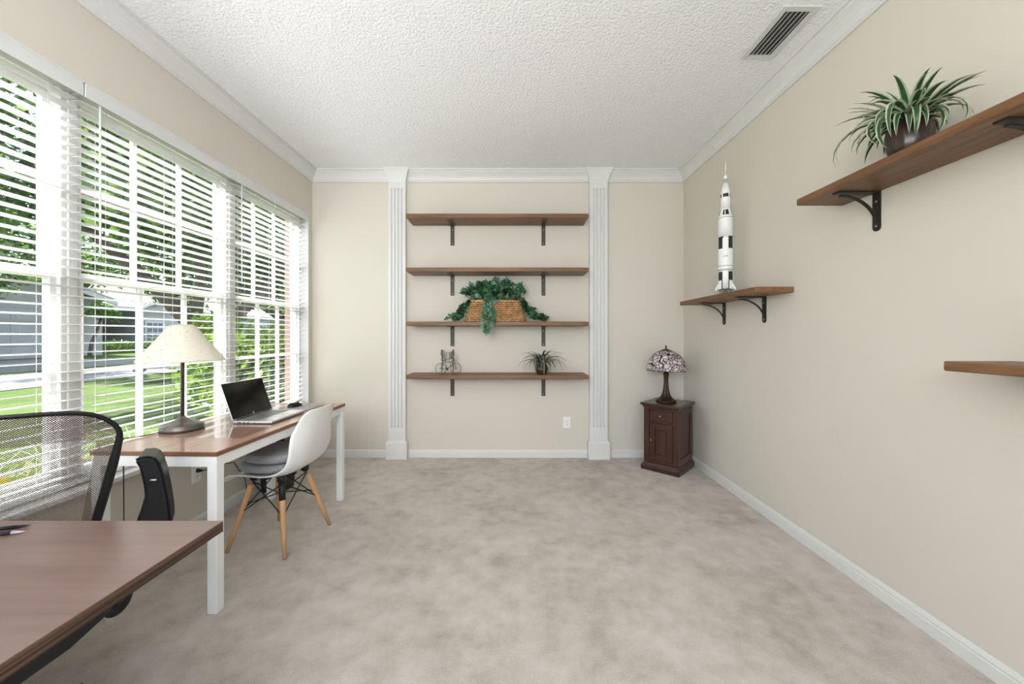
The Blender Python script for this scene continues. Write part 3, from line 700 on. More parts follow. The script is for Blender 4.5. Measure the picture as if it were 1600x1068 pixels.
# ------------------------------------------------------------------ ivy in a wicker basket
iv = empty('ivy_basket', (-.165, 3.845, 1.402), label='trailing green ivy in a woven wicker basket on the third long shelf', cat='planter')
WICK = plain('wicker', (.42, .235, .105), .6, 0, .3, .40, 25); WICKD = plain('wicker_stake', (.25, .13, .055), .6, 0, .3, .3, 25)
bb = (.292, .108); bt = (.238, .088); BH = .205
def bpt(t, z, off=0):  # rounded rectangle perimeter, t in 0..1
    k = z/BH; hx = bb[0]+(bt[0]-bb[0])*k+off; hy = bb[1]+(bt[1]-bb[1])*k+off
    a = 2*pi*t; e = .32
    return (hx*abs(cos(a))**e*(1 if cos(a) >= 0 else -1), hy*abs(sin(a))**e*(1 if sin(a) >= 0 else -1), z)
NP = 120
def eq(z, n):  # equal-arc points around the perimeter
    P = [Vector(bpt(i/720, z)) for i in range(720)]; D = [0]
    for i in range(720): D.append(D[-1]+(P[(i+1) % 720]-P[i]).length)
    out = []; j = 0
    for k in range(n):
        t_ = D[-1]*k/n
        while D[j+1] < t_: j += 1
        f = (t_-D[j])/(D[j+1]-D[j]+1e-9); out.append(P[j % 720].lerp(P[(j+1) % 720], f))
    return out
b = MB()
for k in range(11):
    z = .010+k*.0185; P = eq(z, NP); Q = []
    for i, p in enumerate(P):
        tg = (P[(i+1) % NP]-P[i-1]).normalized(); nr = Vector((tg.y, -tg.x, 0)); Q.append(p+nr*(+.0065*cos(pi*i/2+(pi if k % 2 else 0)*1)))
    b.tube(Q, .0088, 6, loop=True)
o = b.build('wicker_weave', WICK, iv)
b = MB(); A = eq(.004, 60); B = eq(BH-.004, 60)
for i in range(0, 60, 1): b.tube([A[i], B[i]], .0035, 5)
b.build('wicker_stake', WICKD, iv)
b = MB(); P = eq(BH, NP)
for ph in (0, pi): b.tube([p+Vector((0, 0, .006*sin(i*pi/3+ph))) + Vector((p.x, p.y, 0)).normalized()*.006*cos(i*pi/3+ph) for i, p in enumerate(P)], .0065, 6, loop=True)
b.build('braided_rim', WICK, iv)
MB().box(-bt[0]*.88, bt[0]*.88, -bt[1]*.8, bt[1]*.8, BH-.05, BH-.02).build('moss', SOIL, iv)
IV1 = leafmat('ivy_leaf_dark', (.010, .040, .018), (.026, .085, .036), .32, .12, 25); IV2 = leafmat('ivy_leaf_green', (.035, .12, .045), (.09, .24, .105), .32, .15, 25); IV3 = leafmat('ivy_leaf_blue', (.075, .165, .11), (.16, .30, .21), .32, .15, 25)
IVL = [(0, 0), (.30, -.18), (.52, .06), (.36, .26), (.44, .52), (.20, .55), (0, 1.0)]
IVL = IVL+[(-x, y) for x, y in reversed(IVL[1:-1])]
def ivy_leaf(b, p, dirv, nrm, size, m):
    d = dirv.normalized(); n_ = (nrm-d*nrm.dot(d)); n_ = n_.normalized() if n_.length > 1e-4 else d.orthogonal().normalized(); s_ = d.cross(n_)
    i0 = len(b.v); c = p+d*size*.3
    b.v.append(tuple(c))
    for x, y in IVL: b.v.append(tuple(p+s_*(x*size)+d*(y*size)+n_*(size*(.28*abs(x)-.22*y*y))))
    k = len(IVL)
    for j in range(k): b.face((i0, i0+1+j, i0+1+(j+1) % k), m, True)
def rv(): return Vector((rnd.uniform(-1, 1), rnd.uniform(-1, 1), rnd.uniform(-1, 1)))
lb = MB(); sb = MB()
def vine(pts, nleaf, size, out, mats=(0, 1, 2), spread=.02):
    pts = [Vector(p) for p in pts]; sb.tube(pts, .0016, 5)
    for i in range(nleaf):
        u = (i+.5)/nleaf*(len(pts)-1); k = min(int(u), len(pts)-2); p = pts[k].lerp(pts[k+1], u-k)
        d = (pts[k+1]-pts[k]).normalized()*.6+rv()*.7+Vector(out)*.5; n_ = Vector(out)+rv()*.55
        q = p+rv()*spread
        ivy_leaf(lb, q, d, n_, size*rnd.uniform(.7, 1.15), rnd.choice(mats))
for k in range(40):   # mound
    x0 = rnd.uniform(-.20, .20); y0 = rnd.uniform(-.06, .05); x1 = x0*1.35+rnd.uniform(-.05, .05); hz = rnd.uniform(.10, .215)*(1-.35*abs(x1/.33))
    y1 = max(-.13, min(.105, y0*1.4+rnd.uniform(-.05, .03)))
    vine([(x0, y0, BH-.03), ((x0+x1)/2, (y0+y1)/2, BH+hz*.8), (x1, y1, BH+hz), (x1*1.12, y1-.02, BH+hz*.8)], 10, .057, (x1*1.2, -.75, .55), (0, 0, 1, 1, 2))
for k in range(7):    # front drape over the shelf edge
    dx = rnd.uniform(-.055, .055); e = rnd.uniform(.12, .34)
    vine([(-.05+dx*.5, -.06, BH+.01), (-.07+dx*.8, -.125, BH-.01), (-.075+dx, -.142, BH-.10), (-.08+dx*1.2, -.150, .0), (-.085+dx*.6, -.155, -e*.34)], 10, .056, (0, -1, .15), (1, 2, 2), .012)
for k in range(7):    # left trail
    h_ = rnd.uniform(0, .04); far = rnd.uniform(.34, .56)
    vine([(-.20, -.02, BH+.01), (-.27, -.045, BH-.03), (-.33-.02*k/7, -.06, .095+h_), (-far+.03, -.05-.03*rnd.random(), .045+h_*.5), (-far-.03, -.05, .030)], 12, .050, (-.5, -.8, .35), (0, 0, 1), .016)
for k in range(8):    # right trail
    h_ = rnd.uniform(0, .05); far = rnd.uniform(.36, .50)
    vine([(.19, -.02, BH+.02), (.27, -.03, BH-.01), (.31+.02*k/8, -.035, .11+h_), (far-.04, -.04, .045+h_*.5), (far+.02, -.04, .028)], 13, .052, (.5, -.75, .35), (0, 0, 0, 1), .016)
lb.v = [(x, y, max(z, .004) if y > -.118 else z) for x, y, z in lb.v]
lb.v = [(x, min(y, .145), z) for x, y, z in lb.v]
lb.build('ivy_leaves', [IV1, IV2, IV3], iv); sb.build('ivy_vines', plain('ivy_stem', (.06, .06, .02), .6), iv)

# ------------------------------------------------------------------ metal bicycle figurine
fg = empty('bicycle_figurine', (-.630, 3.80, .884), label='small dark metal bicycle figurine with a grey panel on the lowest long shelf', cat='figurine')
FM = plain('figurine_metal', (.11, .10, .095), .35, .8, .5, .2, 60); FP = plain('figurine_panel', (.26, .245, .23), .45, .5, .5, .1, 20)
def yz(b, pts, r, n=8): b.tube(pts, r, n)
for x in (-.076, .076):
    b = MB(); b.tube([(x+.052*cos(2*pi*j/40), 0, .056+.052*sin(2*pi*j/40)) for j in range(40)], .0028, 8, loop=True)
    for j in range(10): b.tube([(x, 0, .056), (x+.05*cos(2*pi*j/10), 0, .056+.05*sin(2*pi*j/10))], .0006, 4)
    b.tube([(x, -.008, .056), (x, .008, .056)], .004, 8); b.build('wheel', FM, fg)
b = MB()
for p in ([(-.076, 0, .056), (-.035, 0, .125)], [(-.076, 0, .056), (-.012, 0, .052)], [(-.035, 0, .135), (-.012, 0, .052)], [(-.035, 0, .122), (.058, 0, .122)], [(-.012, 0, .052), (.058, 0, .115)], [(.052, 0, .145), (.062, 0, .11), (.076, 0, .056)], [(.02, 0, .122), (.022, 0, .07)]): b.tube(p, .0028, 8)
b.tube([(.052, -.022, .148), (.056, -.018, .146), (.052, 0, .145), (.056, .018, .146), (.052, .022, .148)], .0026, 8); b.tube([(.085, -.03, .135), (.072, -.02, .140), (.052, 0, .145)], .0026, 8)
b.tube([(-.050, 0, .136), (-.036, 0, .139), (-.020, 0, .136)], .005, 8); b.tube([(-.012, -.02, .052), (-.012, .02, .052)], .0028, 8)
b.lathe([(.0, -.001), (.014, -.001), (.014, .001), (0, .001)], 20); k = len(b.v)-80
for i in range(80):
    x, y, z = b.v[k+i]; b.v[k+i] = (x-.012, z, y+.052)
b.build('frame', FM, fg)
b = MB(); b.grid(lambda u, v: (-.040+.085*u+.006*v*(2*u-1), -.016-.030*sin(pi*u), .150+.088*v-.022*v*sin(pi*u)+.010*(1-v)*(u-.5)), 14, 6); b.build('panel', FP, fg, solid=.002)
for x, s in ((-.062, 1), (.050, -1)):
    b = MB(); pts = [(x-.004, -.004, .238), (x, -.006, .222), (x-.004*s, -.006, .20), (x+.006*s, -.006, .175), (x, -.006, .150), (x+.008*s, -.01, .12), (x-.002*s, -.012, .085), (x+.004, -.014, .05), (x-.004, -.016, .015), (x+.008, -.02, .006)]
    b.tube(pts, [.006, .011, .010, .010, .009, .008, .007, .007, .006, .007], 10); b.sphere((x, -.004, .236), .010, 12, 8); b.sphere((x+.006, -.02, .008), .0085, 10, 6, sc=(1.6, 1, .8))
    b.tube([(x, -.004, .215), (x+.014*s, -.022, .195), (x+.012*s, -.03, .165)], .0035, 8)
    b.build('rider', FM, fg)

# ------------------------------------------------------------------ corner cabinet and stained glass lamp
cab = empty('corner_cabinet', (1.497, 3.690, 0), -math.atan2(.256, .271), label='small dark cherry wood cabinet with one drawer and door in the corner', cat='cabinet')
w2, d2 = .180, .200
b = MB(); b.box(-w2, w2, -d2, d2, 0, .045); b.frustum((-w2, w2, -d2, d2), (-w2+.022, w2-.022, -d2+.022, d2), .045, .075); b.build('plinth', CHERRY, cab, bevel=.004)
bx, by = w2-.026, d2-.030
b = MB(); b.box(-bx, bx, -by+.016, d2-.01, .0755, .585)
for s in (-1, 1): b.box(min(s*bx, s*(bx-.042)), max(s*bx, s*(bx-.042)), -by, -by+.0155, .0755, .585)
b.box(-bx+.042, bx-.042, -by, -by+.0155, .570, .585); b.box(-bx+.042, bx-.042, -by, -by+.0155, .452, .466); b.box(-bx+.042, bx-.042, -by, -by+.0155, .0755, .095)
for s in (-1, 1):
    xs_ = sorted((s*bx, s*(bx+.008)))
    b.box(*xs_, -by, -by+.05, .0755, .585); b.box(*xs_, d2-.06, d2-.012, .0755, .585); b.box(*xs_, -by+.05, d2-.06, .53, .585); b.box(*xs_, -by+.05, d2-.06, .0755, .14)
b.build('body', CHERRY, cab, bevel=.002)
b = MB(); b.frustum((-bx-.008, bx+.008, -by-.006, d2-.01), (-w2+.004, w2-.004, -d2+.004, d2), .5852, .612); b.box(-w2-.004, w2+.004, -d2-.004, d2, .612, .632); b.build('top', CHERRY, cab, bevel=.004)
KNOB = plain('bronze_knob', (.26, .15, .08), .3, .6)
def knob(parent, x, y, z):
    b = MB(); b.lathe([(.006, 0), (.005, .008), (.011, .014), (.012, .020), (.008, .025), (0, .026)], 18); b.v = [(x+a, y-c, z+q) for a, q, c in b.v]; b.build('knob', KNOB, parent)
dw = MB().box(-bx+.047, bx-.047, -by+.002, -by+.0158, .471, .565).build('drawer', CHERRY, cab, bevel=.002); knob(dw, 0, -by+.003, .518)
b = MB(); xa, xb_, za, zb = -bx+.047, bx-.047, .100, .447; y0, y1 = -by+.002, -by+.0158
b.box(xa, xa+.05, y0, y1, za, zb); b.box(xb_-.05, xb_, y0, y1, za, zb); b.box(xa+.05, xb_-.05, y0, y1, za, za+.055); b.box(xa+.05, xb_-.05, y0, y1, zb-.055, zb)
b.box(xa+.05, xb_-.05, y0+.0115, y1, za+.055, zb-.055); b.frustum((xa+.062, xb_-.062, y0+.004, y1), (xa+.062, xb_-.062, y0+.004, y1), za+.067, zb-.067)
dr = b.build('door', CHERRY, cab, bevel=.002); knob(dr, xa+.02, y0, .285)
tl = empty('stained_glass_lamp', (1.480, 3.690, .6335), label='bronze table lamp with a pink and white stained glass shade on the corner cabinet', cat='lamp')
BRZ = plain('dark_bronze', (.045, .026, .016), .42, .6, .5, .2, 30)
b = MB(); n = 48; R = []
for rr, z, fl in ((.0, 0, 0), (.094, 0, 0), (.096, .006, 0), (.092, .014, .02), (.072, .024, .05), (.048, .045, .08), (.034, .075, .10), (.025, .12, .10), (.021, .17, .08), (.020, .215, .05), (.023, .245, .03), (.027, .268, 0), (.022, .276, 0), (.012, .285, 0), (.010, .32, 0), (0, .32, 0)):
    R.append([(max(rr, 1e-4)*(1+fl*cos(10*2*pi*j/n))*cos(2*pi*j/n), max(rr, 1e-4)*(1+fl*cos(10*2*pi*j/n))*sin(2*pi*j/n), z) for j in range(n)])
b.rings(R); b.build('base', BRZ, tl)
b = MB(); b.lathe([(.009, .30), (.009, .47), (0, .47)], 12); b.build('rod', BRZ, tl)
t = NT('stained_glass'); v = t.coord((1, 1, 1.15))
vo = t.n('ShaderNodeTexVoronoi', {'Vector': v, 'Scale': 26.0}, feature='DISTANCE_TO_EDGE').outputs['Distance']; vc = t.n('ShaderNodeTexVoronoi', {'Vector': v, 'Scale': 26.0}).outputs['Color']
sep = t.n('ShaderNodeSeparateColor', {0: vc}); cc = t.ramp(sep.outputs[0], [(.0, (.62, .44, .46)), (.3, (.82, .74, .74)), (.55, (.84, .82, .80)), (.75, (.66, .50, .53)), (.95, (.42, .40, .42))])
lead = t.math('LESS_THAN', vo, .065); c2 = t.n('ShaderNodeMix', data_type='RGBA'); t.link(lead, c2.inputs[0]); t.link(cc, c2.inputs[6]); c2.inputs[7].default_value = (.03, .022, .02, 1)
t.bsdf(c2.outputs[2], .25, 0, .5); tr = t.n('ShaderNodeBsdfTranslucent'); t.link(c2.outputs[2], tr.inputs['Color']); mx = t.n('ShaderNodeMixShader', {0: .3}); t.link(t.p.outputs[0], mx.inputs[1]); t.link(tr.outputs[0], mx.inputs[2]); STG = t.done(mx)
sp_ = [(.176, .302), (.180, .312), (.178, .345), (.166, .385), (.143, .422), (.110, .455), (.070, .480), (.038, .493)]
sh = MB(); n = 64; R = []
for i, (rr, z) in enumerate(sp_):
    R.append([((rr)*cos(2*pi*j/n), rr*sin(2*pi*j/n), z-(.006*abs(cos(4*2*pi*j/n)) if i == 0 else 0)) for j in range(n)])
sh.rings(R, cap0=False, cap1=False); so = sh.build('shade', STG, tl, solid=.003)
b = MB(); b.tube([(R[0][j][0], R[0][j][1], R[0][j][2]) for j in range(n)], .0032, 6, loop=True)
for z_, r_ in ((.452, .114), (.478, .074)): b.tube([((r_+.002)*cos(2*pi*j/48), (r_+.002)*sin(2*pi*j/48), z_) for j in range(48)], .002, 5, loop=True)
for j in range(14):
    a = 2*pi*j/14; b.tube([((r_+.001)*cos(a), (r_+.001)*sin(a), z) for r_, z in sp_[4:]], .0018, 5)
b.build('lead_line', BRZ, so)
b = MB(); b.lathe([(.052, .486), (.044, .494), (.026, .502), (.010, .507), (.006, .512), (.009, .520), (.007, .530), (.003, .540), (0, .546)], 24); b.build('finial', BRZ, tl)

# ------------------------------------------------------------------ model rocket
rk = empty('model_rocket', (1.640, 2.950, 1.5795), radians(-29), label='tall white and black model rocket standing on the short right wall shelf', cat='model rocket')
RW = plain('rocket_white', (.78, .775, .76), .4, 0, .5, .02); RB = plain('rocket_black', (.012, .012, .012), .4); RG = plain('rocket_grey', (.40, .40, .40), .45)
# local -y faces the camera
RN = 48
def stage(name, prof, pat=None, mat=None):
    m = MB(); m.lathe(prof, RN, smooth=True)
    if pat:
        for i in range(len(prof)-1):
            for j in range(RN):
                a = (j+.5)*360/RN
                m.m[i*RN+j] = pat(i, a)
    return m.build(name, [RW, RB, RG], rk)
R1, R2, R3 = .0515, .0505, .034
def quad(a, lo, hi): a = (a-270) % 90; return lo <= a < hi
st = stage('first_stage', [(0, .045), (R1, .045), (R1, .120), (R1, .175), (R1, .180), (R1, .195), (R1, .215), (R1, .222), (R1, .345), (R1, .350), (R1, .430), (R1, .442), (0, .442)],
      lambda i, a: (1 if quad(a, 25, 65) else 0) if i in (1, 2) else 2 if i in (4, 6) else (1 if quad(a, 25, 68) else 0) if i == 9 else 1 if i == 10 and quad(a, 20, 72) else 0)
stage('second_stage', [(0, .442), (R2, .442), (R2, .565), (R2, .585), (R2, .592), (R2*.97, .605), (R3+.002, .648), (R3, .66), (0, .66)],
      lambda i, a: 2 if i == 3 else 1 if i == 5 and (quad(a, 0, 28) or quad(a, 70, 82)) else 0)
stage('third_stage', [(0, .66), (R3, .66), (R3, .745), (R3, .772), (R3, .778), (.030, .800), (.018, .860), (0, .860)], lambda i, a: 1 if i == 2 and not quad(a, 40, 58) else 0)
m = MB(); m.lathe([(0, .86), (.0165, .86), (.0165, .888), (.018, .890), (.006, .925), (0, .925)], 32, ms=[2, 2, 2, 0, 0]); m.build('command_module', [RW, RB, RG], rk)
m = MB()
for q in range(4): m.tube([(.005*cos(q*pi/2), .005*sin(q*pi/2), .918), (.0022*cos(q*pi/2), .0022*sin(q*pi/2), .95)], .0008, 5)
m.tube([(0, 0, .945), (0, 0, .952), (0, 0, 1.0), (0, 0, 1.012), (0, 0, 1.025)], [.0028, .0032, .0032, .002, .0006], 10); m.build('escape_tower', RW, rk)
for q in range(4):
    a = radians(45+90*q); ca, sa = cos(a), sin(a)
    fm = MB(); b0 = [(R1-.004, .045), (R1+.012, .038), (R1+.012, .060), (R1-.002, .115)]
    R = [[(ca*r_-sa*w, sa*r_+ca*w, z) for r_, z in b0] for w in (-.015, .015)]
    fm.rings(R, smooth=False); o = fm.build('engine_fairing', RW, rk, bevel=.004)
    fm = MB(); b0 = [(R1+.008, .050), (R1+.045, .030), (R1+.045, .042), (R1+.010, .095)]
    R = [[(ca*r_-sa*w, sa*r_+ca*w, z) for r_, z in b0] for w in (-.0025, .0025)]
    fm.rings(R, smooth=False); fm.build('fin', RW, rk)
for q in range(5):
    cx_, cy_ = (0, 0) if q == 4 else (.038*cos(radians(45+90*q)), .038*sin(radians(45+90*q)))
    m = MB(); m.lathe([(.018, 0), (.0165, .010), (.012, .028), (.008, .038), (.008, .046)], 20, (cx_, cy_, 0)); m.build('engine_nozzle', plain('nozzle_metal', (.22, .21, .20), .4, .6) if q == 0 else MAT['nozzle_metal'], rk)
tx = bpy.data.curves.new('rocket_lettering', 'FONT'); tx.body = 'USA'; tx.size = .020; tx.align_x = 'CENTER'; tx.extrude = .0003
to = bpy.data.objects.new('lettering_text', tx); COL.objects.link(to)
dg = bpy.context.evaluated_depsgraph_get(); tm = bpy.data.meshes.new_from_object(to.evaluated_get(dg)); bpy.data.objects.remove(to)
for vtx in tm.vertices:
    a = vtx.co.x/R1; z_ = vtx.co.y; off = R1+.0004+vtx.co.z; vtx.co = (off*sin(a), -off*cos(a), .285+z_)
tm.materials.append(plain('lettering_grey', (.16, .13, .13), .5)); lo = bpy.data.objects.new('lettering', tm); COL.objects.link(lo); lo.parent = st

# ------------------------------------------------------------------ outside: ground, road, wing wall
def gz(x):
    return -.30 if x > -19 else -.30+.55*min(1, (-19-x)/8)
t = NT('lawn_grass'); v = t.coord(); f = t.math('ADD', t.math('MULTIPLY', t.noise(v, .8, 4), .5), t.math('MULTIPLY', t.noise(v, 30, 3, .7), .5))
t.bsdf(t.ramp(f, [(.35, (.036, .058, .012)), (.5, (.060, .095, .020)), (.65, (.085, .125, .032))]), .9, 0, .1); t.bump(t.noise(v, 60, 2), .6, .03); LAWN = t.done()
ROADM = plain('pale_asphalt', (.21, .21, .215), .9, 0, .2, .08, 6); CONC = plain('pale_concrete', (.2, .198, .195), .9, 0, .2, .06, 4)
def slab(name, xa, xb, ya, yb, dz, m, label=None, th=.04):
    g = MB(); n = 16
    R = [[(xa+(xb-xa)*i/n, ya, gz(xa+(xb-xa)*i/n)+dz), (xa+(xb-xa)*i/n, yb, gz(xa+(xb-xa)*i/n)+dz), (xa+(xb-xa)*i/n, yb, gz(xa+(xb-xa)*i/n)+dz-th), (xa+(xb-xa)*i/n, ya, gz(xa+(xb-xa)*i/n)+dz-th)] for i in range(n+1)]
    return g.rings(R, smooth=False).build(name, m, kind='structure', label=label)
slab('lawn', XL-.25, -75, -25, 110, 0, LAWN, 'mown green lawn on both sides of the road', .3)
slab('road', -14.2, -18.2, -25, 110, .025, ROADM, 'pale grey road across the lawn')
slab('sidewalk', -20.6, -22.0, -25, 110, .03, CONC, 'pale concrete pavement in front of the houses')
slab('driveway', -18.2, -24.0, 12.5, 20.5, .035, CONC, 'pale concrete driveway to the grey garage')
slab('driveway', -18.2, -27.9, 33.5, 39.5, .035, CONC, 'pale concrete driveway to the white garage door')
MULCH = plain('brown_mulch', (.15, .085, .055), .95, 0, .1, .45, 30, .6, 60)
slab('flower_bed', XL-.24, -4.6, -1, 4.55, .03, MULCH, 'brown mulch bed under the window')
PEACH = plain('peach_stucco', (.30, .19, .15), .9, 0, .15, .06, 5, .25, 90)
MB().box(-2.735, XL-.005, 4.62, 9, -.3, 4.2).build('wall_outer_wing', PEACH, kind='structure', label='peach stucco outer wall beyond the right window')

# ------------------------------------------------------------------ houses across the road
GREY = plain('grey_stucco', (.33, .33, .335), .9, 0, .2, .04, 2); GREYD = plain('grey_garage_door', (.34, .345, .355), .6, 0, .3, .03, 2); TRIMW = plain('house_white_trim', (.42, .43, .42), .6)
ROOF = plain('pale_shingle_roof', (.30, .265, .25), .9, 0, .15, .10, 9); ROOF2 = plain('pink_tile_roof', (.28, .20, .18), .9, 0, .15, .15, 9); PINKW = plain('pink_stucco', (.28, .20, .175), .9)
PANE = plain('dark_window_pane', (.05, .06, .065), .1, 0, .6)
def gable_roof(b, x0, x1, y0, y1, ze, zr, ridge, m=0, ov=.4):
    """ridge 'y' : ridge runs along y; 'x' : ridge runs along x (gable faces the road)"""
    x0, x1, y0, y1 = x0-ov, x1+ov, y0-ov, y1+ov; th = .14; b0 = len(b.v)
    if ridge == 'y': prof = [(x0, ze), ((x0+x1)/2, zr), (x1, ze), (x1, ze-th), ((x0+x1)/2, zr-th), (x0, ze-th)]; b.prism(prof, 'y', y0, y1, m)
    else: prof = [(y0, ze), ((y0+y1)/2, zr), (y1, ze), (y1, ze-th), ((y0+y1)/2, zr-th), (y0, ze-th)]; b.prism(prof, 'x', x0, x1, m)
hs = empty('house', (-28, 26, .25), label='grey house across the road with a wide garage and white trimmed gables', cat='house')
def P(b, nm, m, parent=hs, **k):
    o = b.build(nm, m, parent, **k); o.matrix_parent_inverse = Matrix.Translation(-Vector(parent.location)) if parent is hs else Matrix(); return o
b = MB(); b.box(-34, -24, 9.5, 22.5, .1, 3.35); b.box(-36, -28, 22.5, 25.2, .1, 3.2); b.box(-36, -31.0, 25.2, 28.6, .1, 3.2); b.box(-36, -28, 28.6, 44, .1, 3.2)
b.prism([(9.5, 3.35), (22.5, 3.35), (16, 5.2)], 'x', -26, -24.0); b.prism([(28.6, 3.2), (34.2, 3.2), (31.4, 4.6)], 'x', -28.6, -28.0)
P(b, 'wall', GREY)
b = MB(); gable_roof(b, -33.6, -24.0, 9.5, 22.5, 3.4, 5.35, 'x'); P(b, 'garage_roof', ROOF)
b = MB(); gable_roof(b, -36, -28, 22.0, 44, 3.3, 6.2, 'y'); P(b, 'main_roof', ROOF)
b = MB(); gable_roof(b, -33, -28, 28.6, 34.2, 3.3, 4.75, 'x', ov=.35); P(b, 'entry_gable_roof', ROOF)
b = MB(); b.prism([(9.1, 3.25), (16, 5.3), (22.9, 3.25), (22.9, 3.02), (16, 5.05), (9.1, 3.02)], 'x', -23.62, -23.5); b.box(-27.62, -27.5, 22.0, 28.2, 3.0, 3.24); b.box(-27.62, -27.5, 34.6, 44.4, 3.0, 3.24)
b.prism([(28.2, 3.2), (31.4, 4.72), (34.6, 3.2), (34.6, 3.0), (31.4, 4.5), (28.2, 3.0)], 'x', -27.62, -27.5); P(b, 'fascia', TRIMW)
for y0, y1, xf, m in ((11, 20.6, -24, GREYD), (35, 39, -28, TRIMW)):
    b = MB()
    for k in range(4):
        b.box(xf, xf+.05, y0, y1, .12+k*.6, .12+k*.6+.58)
        nn = 8 if y1-y0 > 6 else 4
        for j in range(nn): b.box(xf+.05, xf+.065, y0+(y1-y0)*(j+.12)/nn, y0+(y1-y0)*(j+.88)/nn, .2+k*.6, .6+k*.6)
    P(b, 'garage_door', m)
b = MB(); b.box(-28.35, -27.9, 24.75, 25.2, .1, 3.15); b.box(-28.45, -27.8, 24.65, 25.3, .1, .4); P(b, 'porch_pillar', TRIMW)
def hwin(y0, y1, z0, z1, xf, nx, nz):
    b = MB(); b.box(xf, xf+.06, y0-.14, y1+.14, z0-.14, z1+.14); w = P(b, 'window', TRIMW)
    g = MB().box(xf+.05, xf+.075, y0, y1, z0, z1); o = g.build('pane', PANE, w)
    g = MB()
    for i in range(1, nx): yy = y0+(y1-y0)*i/nx; g.box(xf+.07, xf+.09, yy-.03, yy+.03, z0, z1)
    for i in range(1, nz): zz = z0+(z1-z0)*i/nz; g.box(xf+.07, xf+.088, y0, y1, zz-.03, zz+.03)
    g.build('muntin', TRIMW, w)
hwin(29.4, 30.7, .7, 2.2, -28, 3, 4); hwin(41, 43, .9, 2.3, -28, 4, 3)
h2 = empty('house', (-33, 58, .25), label='pink walled house with a tile roof farther along the road', cat='house')
def P2(b, nm, m):
    b.v = [(x+33, y-58, z-.25) for x, y, z in b.v]; return b.build(nm, m, h2)
P2(MB().box(-40, -27, 48, 68, .1, 3.3), 'wall', PINKW)
b = MB(); gable_roof(b, -40, -27, 48, 68, 3.4, 6.6, 'y', ov=.6); P2(b, 'roof', ROOF2)
b = MB(); b.prism([(52, 3.3), (59, 3.3), (55.5, 5.2)], 'x', -27.2, -26.0); b.box(-27.2, -26, 52, 59, .1, 3.3); P2(b, 'gable_front', PINKW)
b = MB(); gable_roof(b, -33, -26, 52, 59, 3.4, 5.4, 'x', ov=.4); P2(b, 'gable_roof', ROOF2)
for y0 in (53.4, 61): P2(MB().box(-26.99 if y0 > 60 else -26.0, -26.9 if y0 > 60 else -25.93, y0, y0+3.6, .9, 2.5), 'window', PANE)

# ------------------------------------------------------------------ trees and shrubs outside
BARK = plain('grey_bark', (.115, .095, .08), .95, 0, .1, .35, 6, .6, 25)
OAK = [leafmat('oak_leaf_dark', (.03, .07, .016), (.075, .15, .035), .5, .45, 1.5), leafmat('oak_leaf_light', (.085, .16, .03), (.19, .28, .07), .5, .45, 1.5)]
def crown_leaves(b, blobs, n, size, r, mats=2, down=False, zmin=-9):
    tot = sum(w for *_, w in blobs)
    for (cx_, cy_, cz_, rx, ry, rz_, w) in blobs:
        for k in range(int(n*w/tot)):
            d = Vector((r.gauss(0, 1), r.gauss(0, 1), r.gauss(0, 1))).normalized(); q = r.random()**.45
            p = Vector((cx_+d.x*rx*q, cy_+d.y*ry*q, cz_+d.z*rz_*q))
            if p.z < zmin: continue
            a = Vector((r.gauss(0, 1), r.gauss(0, 1), r.gauss(0, .6))).normalized(); c = a.cross(Vector((r.gauss(0, 1), r.gauss(0, 1), r.gauss(0, 1)))).normalized()
            s_ = size*r.uniform(.6, 1.3); i0 = len(b.v)
            b.v += [tuple(p), tuple(p+a*s_*.5+c*s_*.24), tuple(p+a*s_), tuple(p+a*s_*.5-c*s_*.24)]
            b.face((i0, i0+1, i0+2, i0+3), r.choice((0, 0, 1)) if mats == 2 else r.randrange(mats))
def tree(name, loc, trunk, blobs, n, size, mats, label, seed, cat='tree', group=None, zmin=-9):
    r_ = random.Random(seed); o = empty(name, loc, label=label, cat=cat, group=group)
    b = MB()
    for pts, rad in trunk: b.tube(pts, rad, 10)
    b.build('trunk', BARK, o)
    b = MB(); crown_leaves(b, blobs, n, size, r_, zmin=zmin); b.build('foliage', mats, o); return o
rr_ = random.Random(5)
def blobs_in(R, z0, z1, n, br, seed):
    r_ = random.Random(seed); out = []
    for k in range(n):
        a = r_.uniform(0, 2*pi); q = R*math.sqrt(r_.random()); s_ = br*r_.uniform(.7, 1.25)
        out.append((q*cos(a), q*sin(a), r_.uniform(z0, z1), s_, s_, s_*.62, s_**2))
    return out
oak_trunk = [([(0, 0, -.05), (.05, 0, .6), (0, .05, 1.3), (-.25, -.15, 1.9), (-1.0, -.6, 3.0), (-2.0, -1.4, 4.4), (-2.8, -2.2, 6)], [.42, .30, .27, .22, .17, .12, .06]),
             ([(0, .05, 1.2), (.25, .45, 1.9), (.6, 1.3, 2.7), (1.2, 2.2, 4.2), (1.8, 2.6, 6)], [.22, .20, .17, .11, .05]),
             ([(-.2, -.1, 1.8), (.3, -.5, 3), (.8, -1.2, 4.6), (1.0, -1.8, 6.5)], [.16, .13, .10, .05]), ([(.3, .5, 2.0), (-.6, 1.6, 3.0), (-1.8, 2.6, 4.4)], [.13, .10, .05])]
tree('oak_tree', (-9.3, 11.6, -.30), oak_trunk, blobs_in(5.6, 3.3, 9.0, 46, 1.5, 3), 42000, .23, OAK, 'broad oak tree with a forked grey trunk on the near lawn', 21, zmin=2.7)
tall_trunk = [([(0, 0, -.05), (.05, 0, 1.2), (0, .05, 3.0), (.1, -.1, 5), (.3, .2, 7)], [.34, .24, .2, .14, .06]), ([(0, .05, 2.9), (.9, .6, 4.2), (1.8, 1.2, 6)], [.13, .1, .05]), ([(0, 0, 3.3), (-.9, -.6, 4.6), (-1.6, -1.4, 6.2)], [.12, .09, .05])]
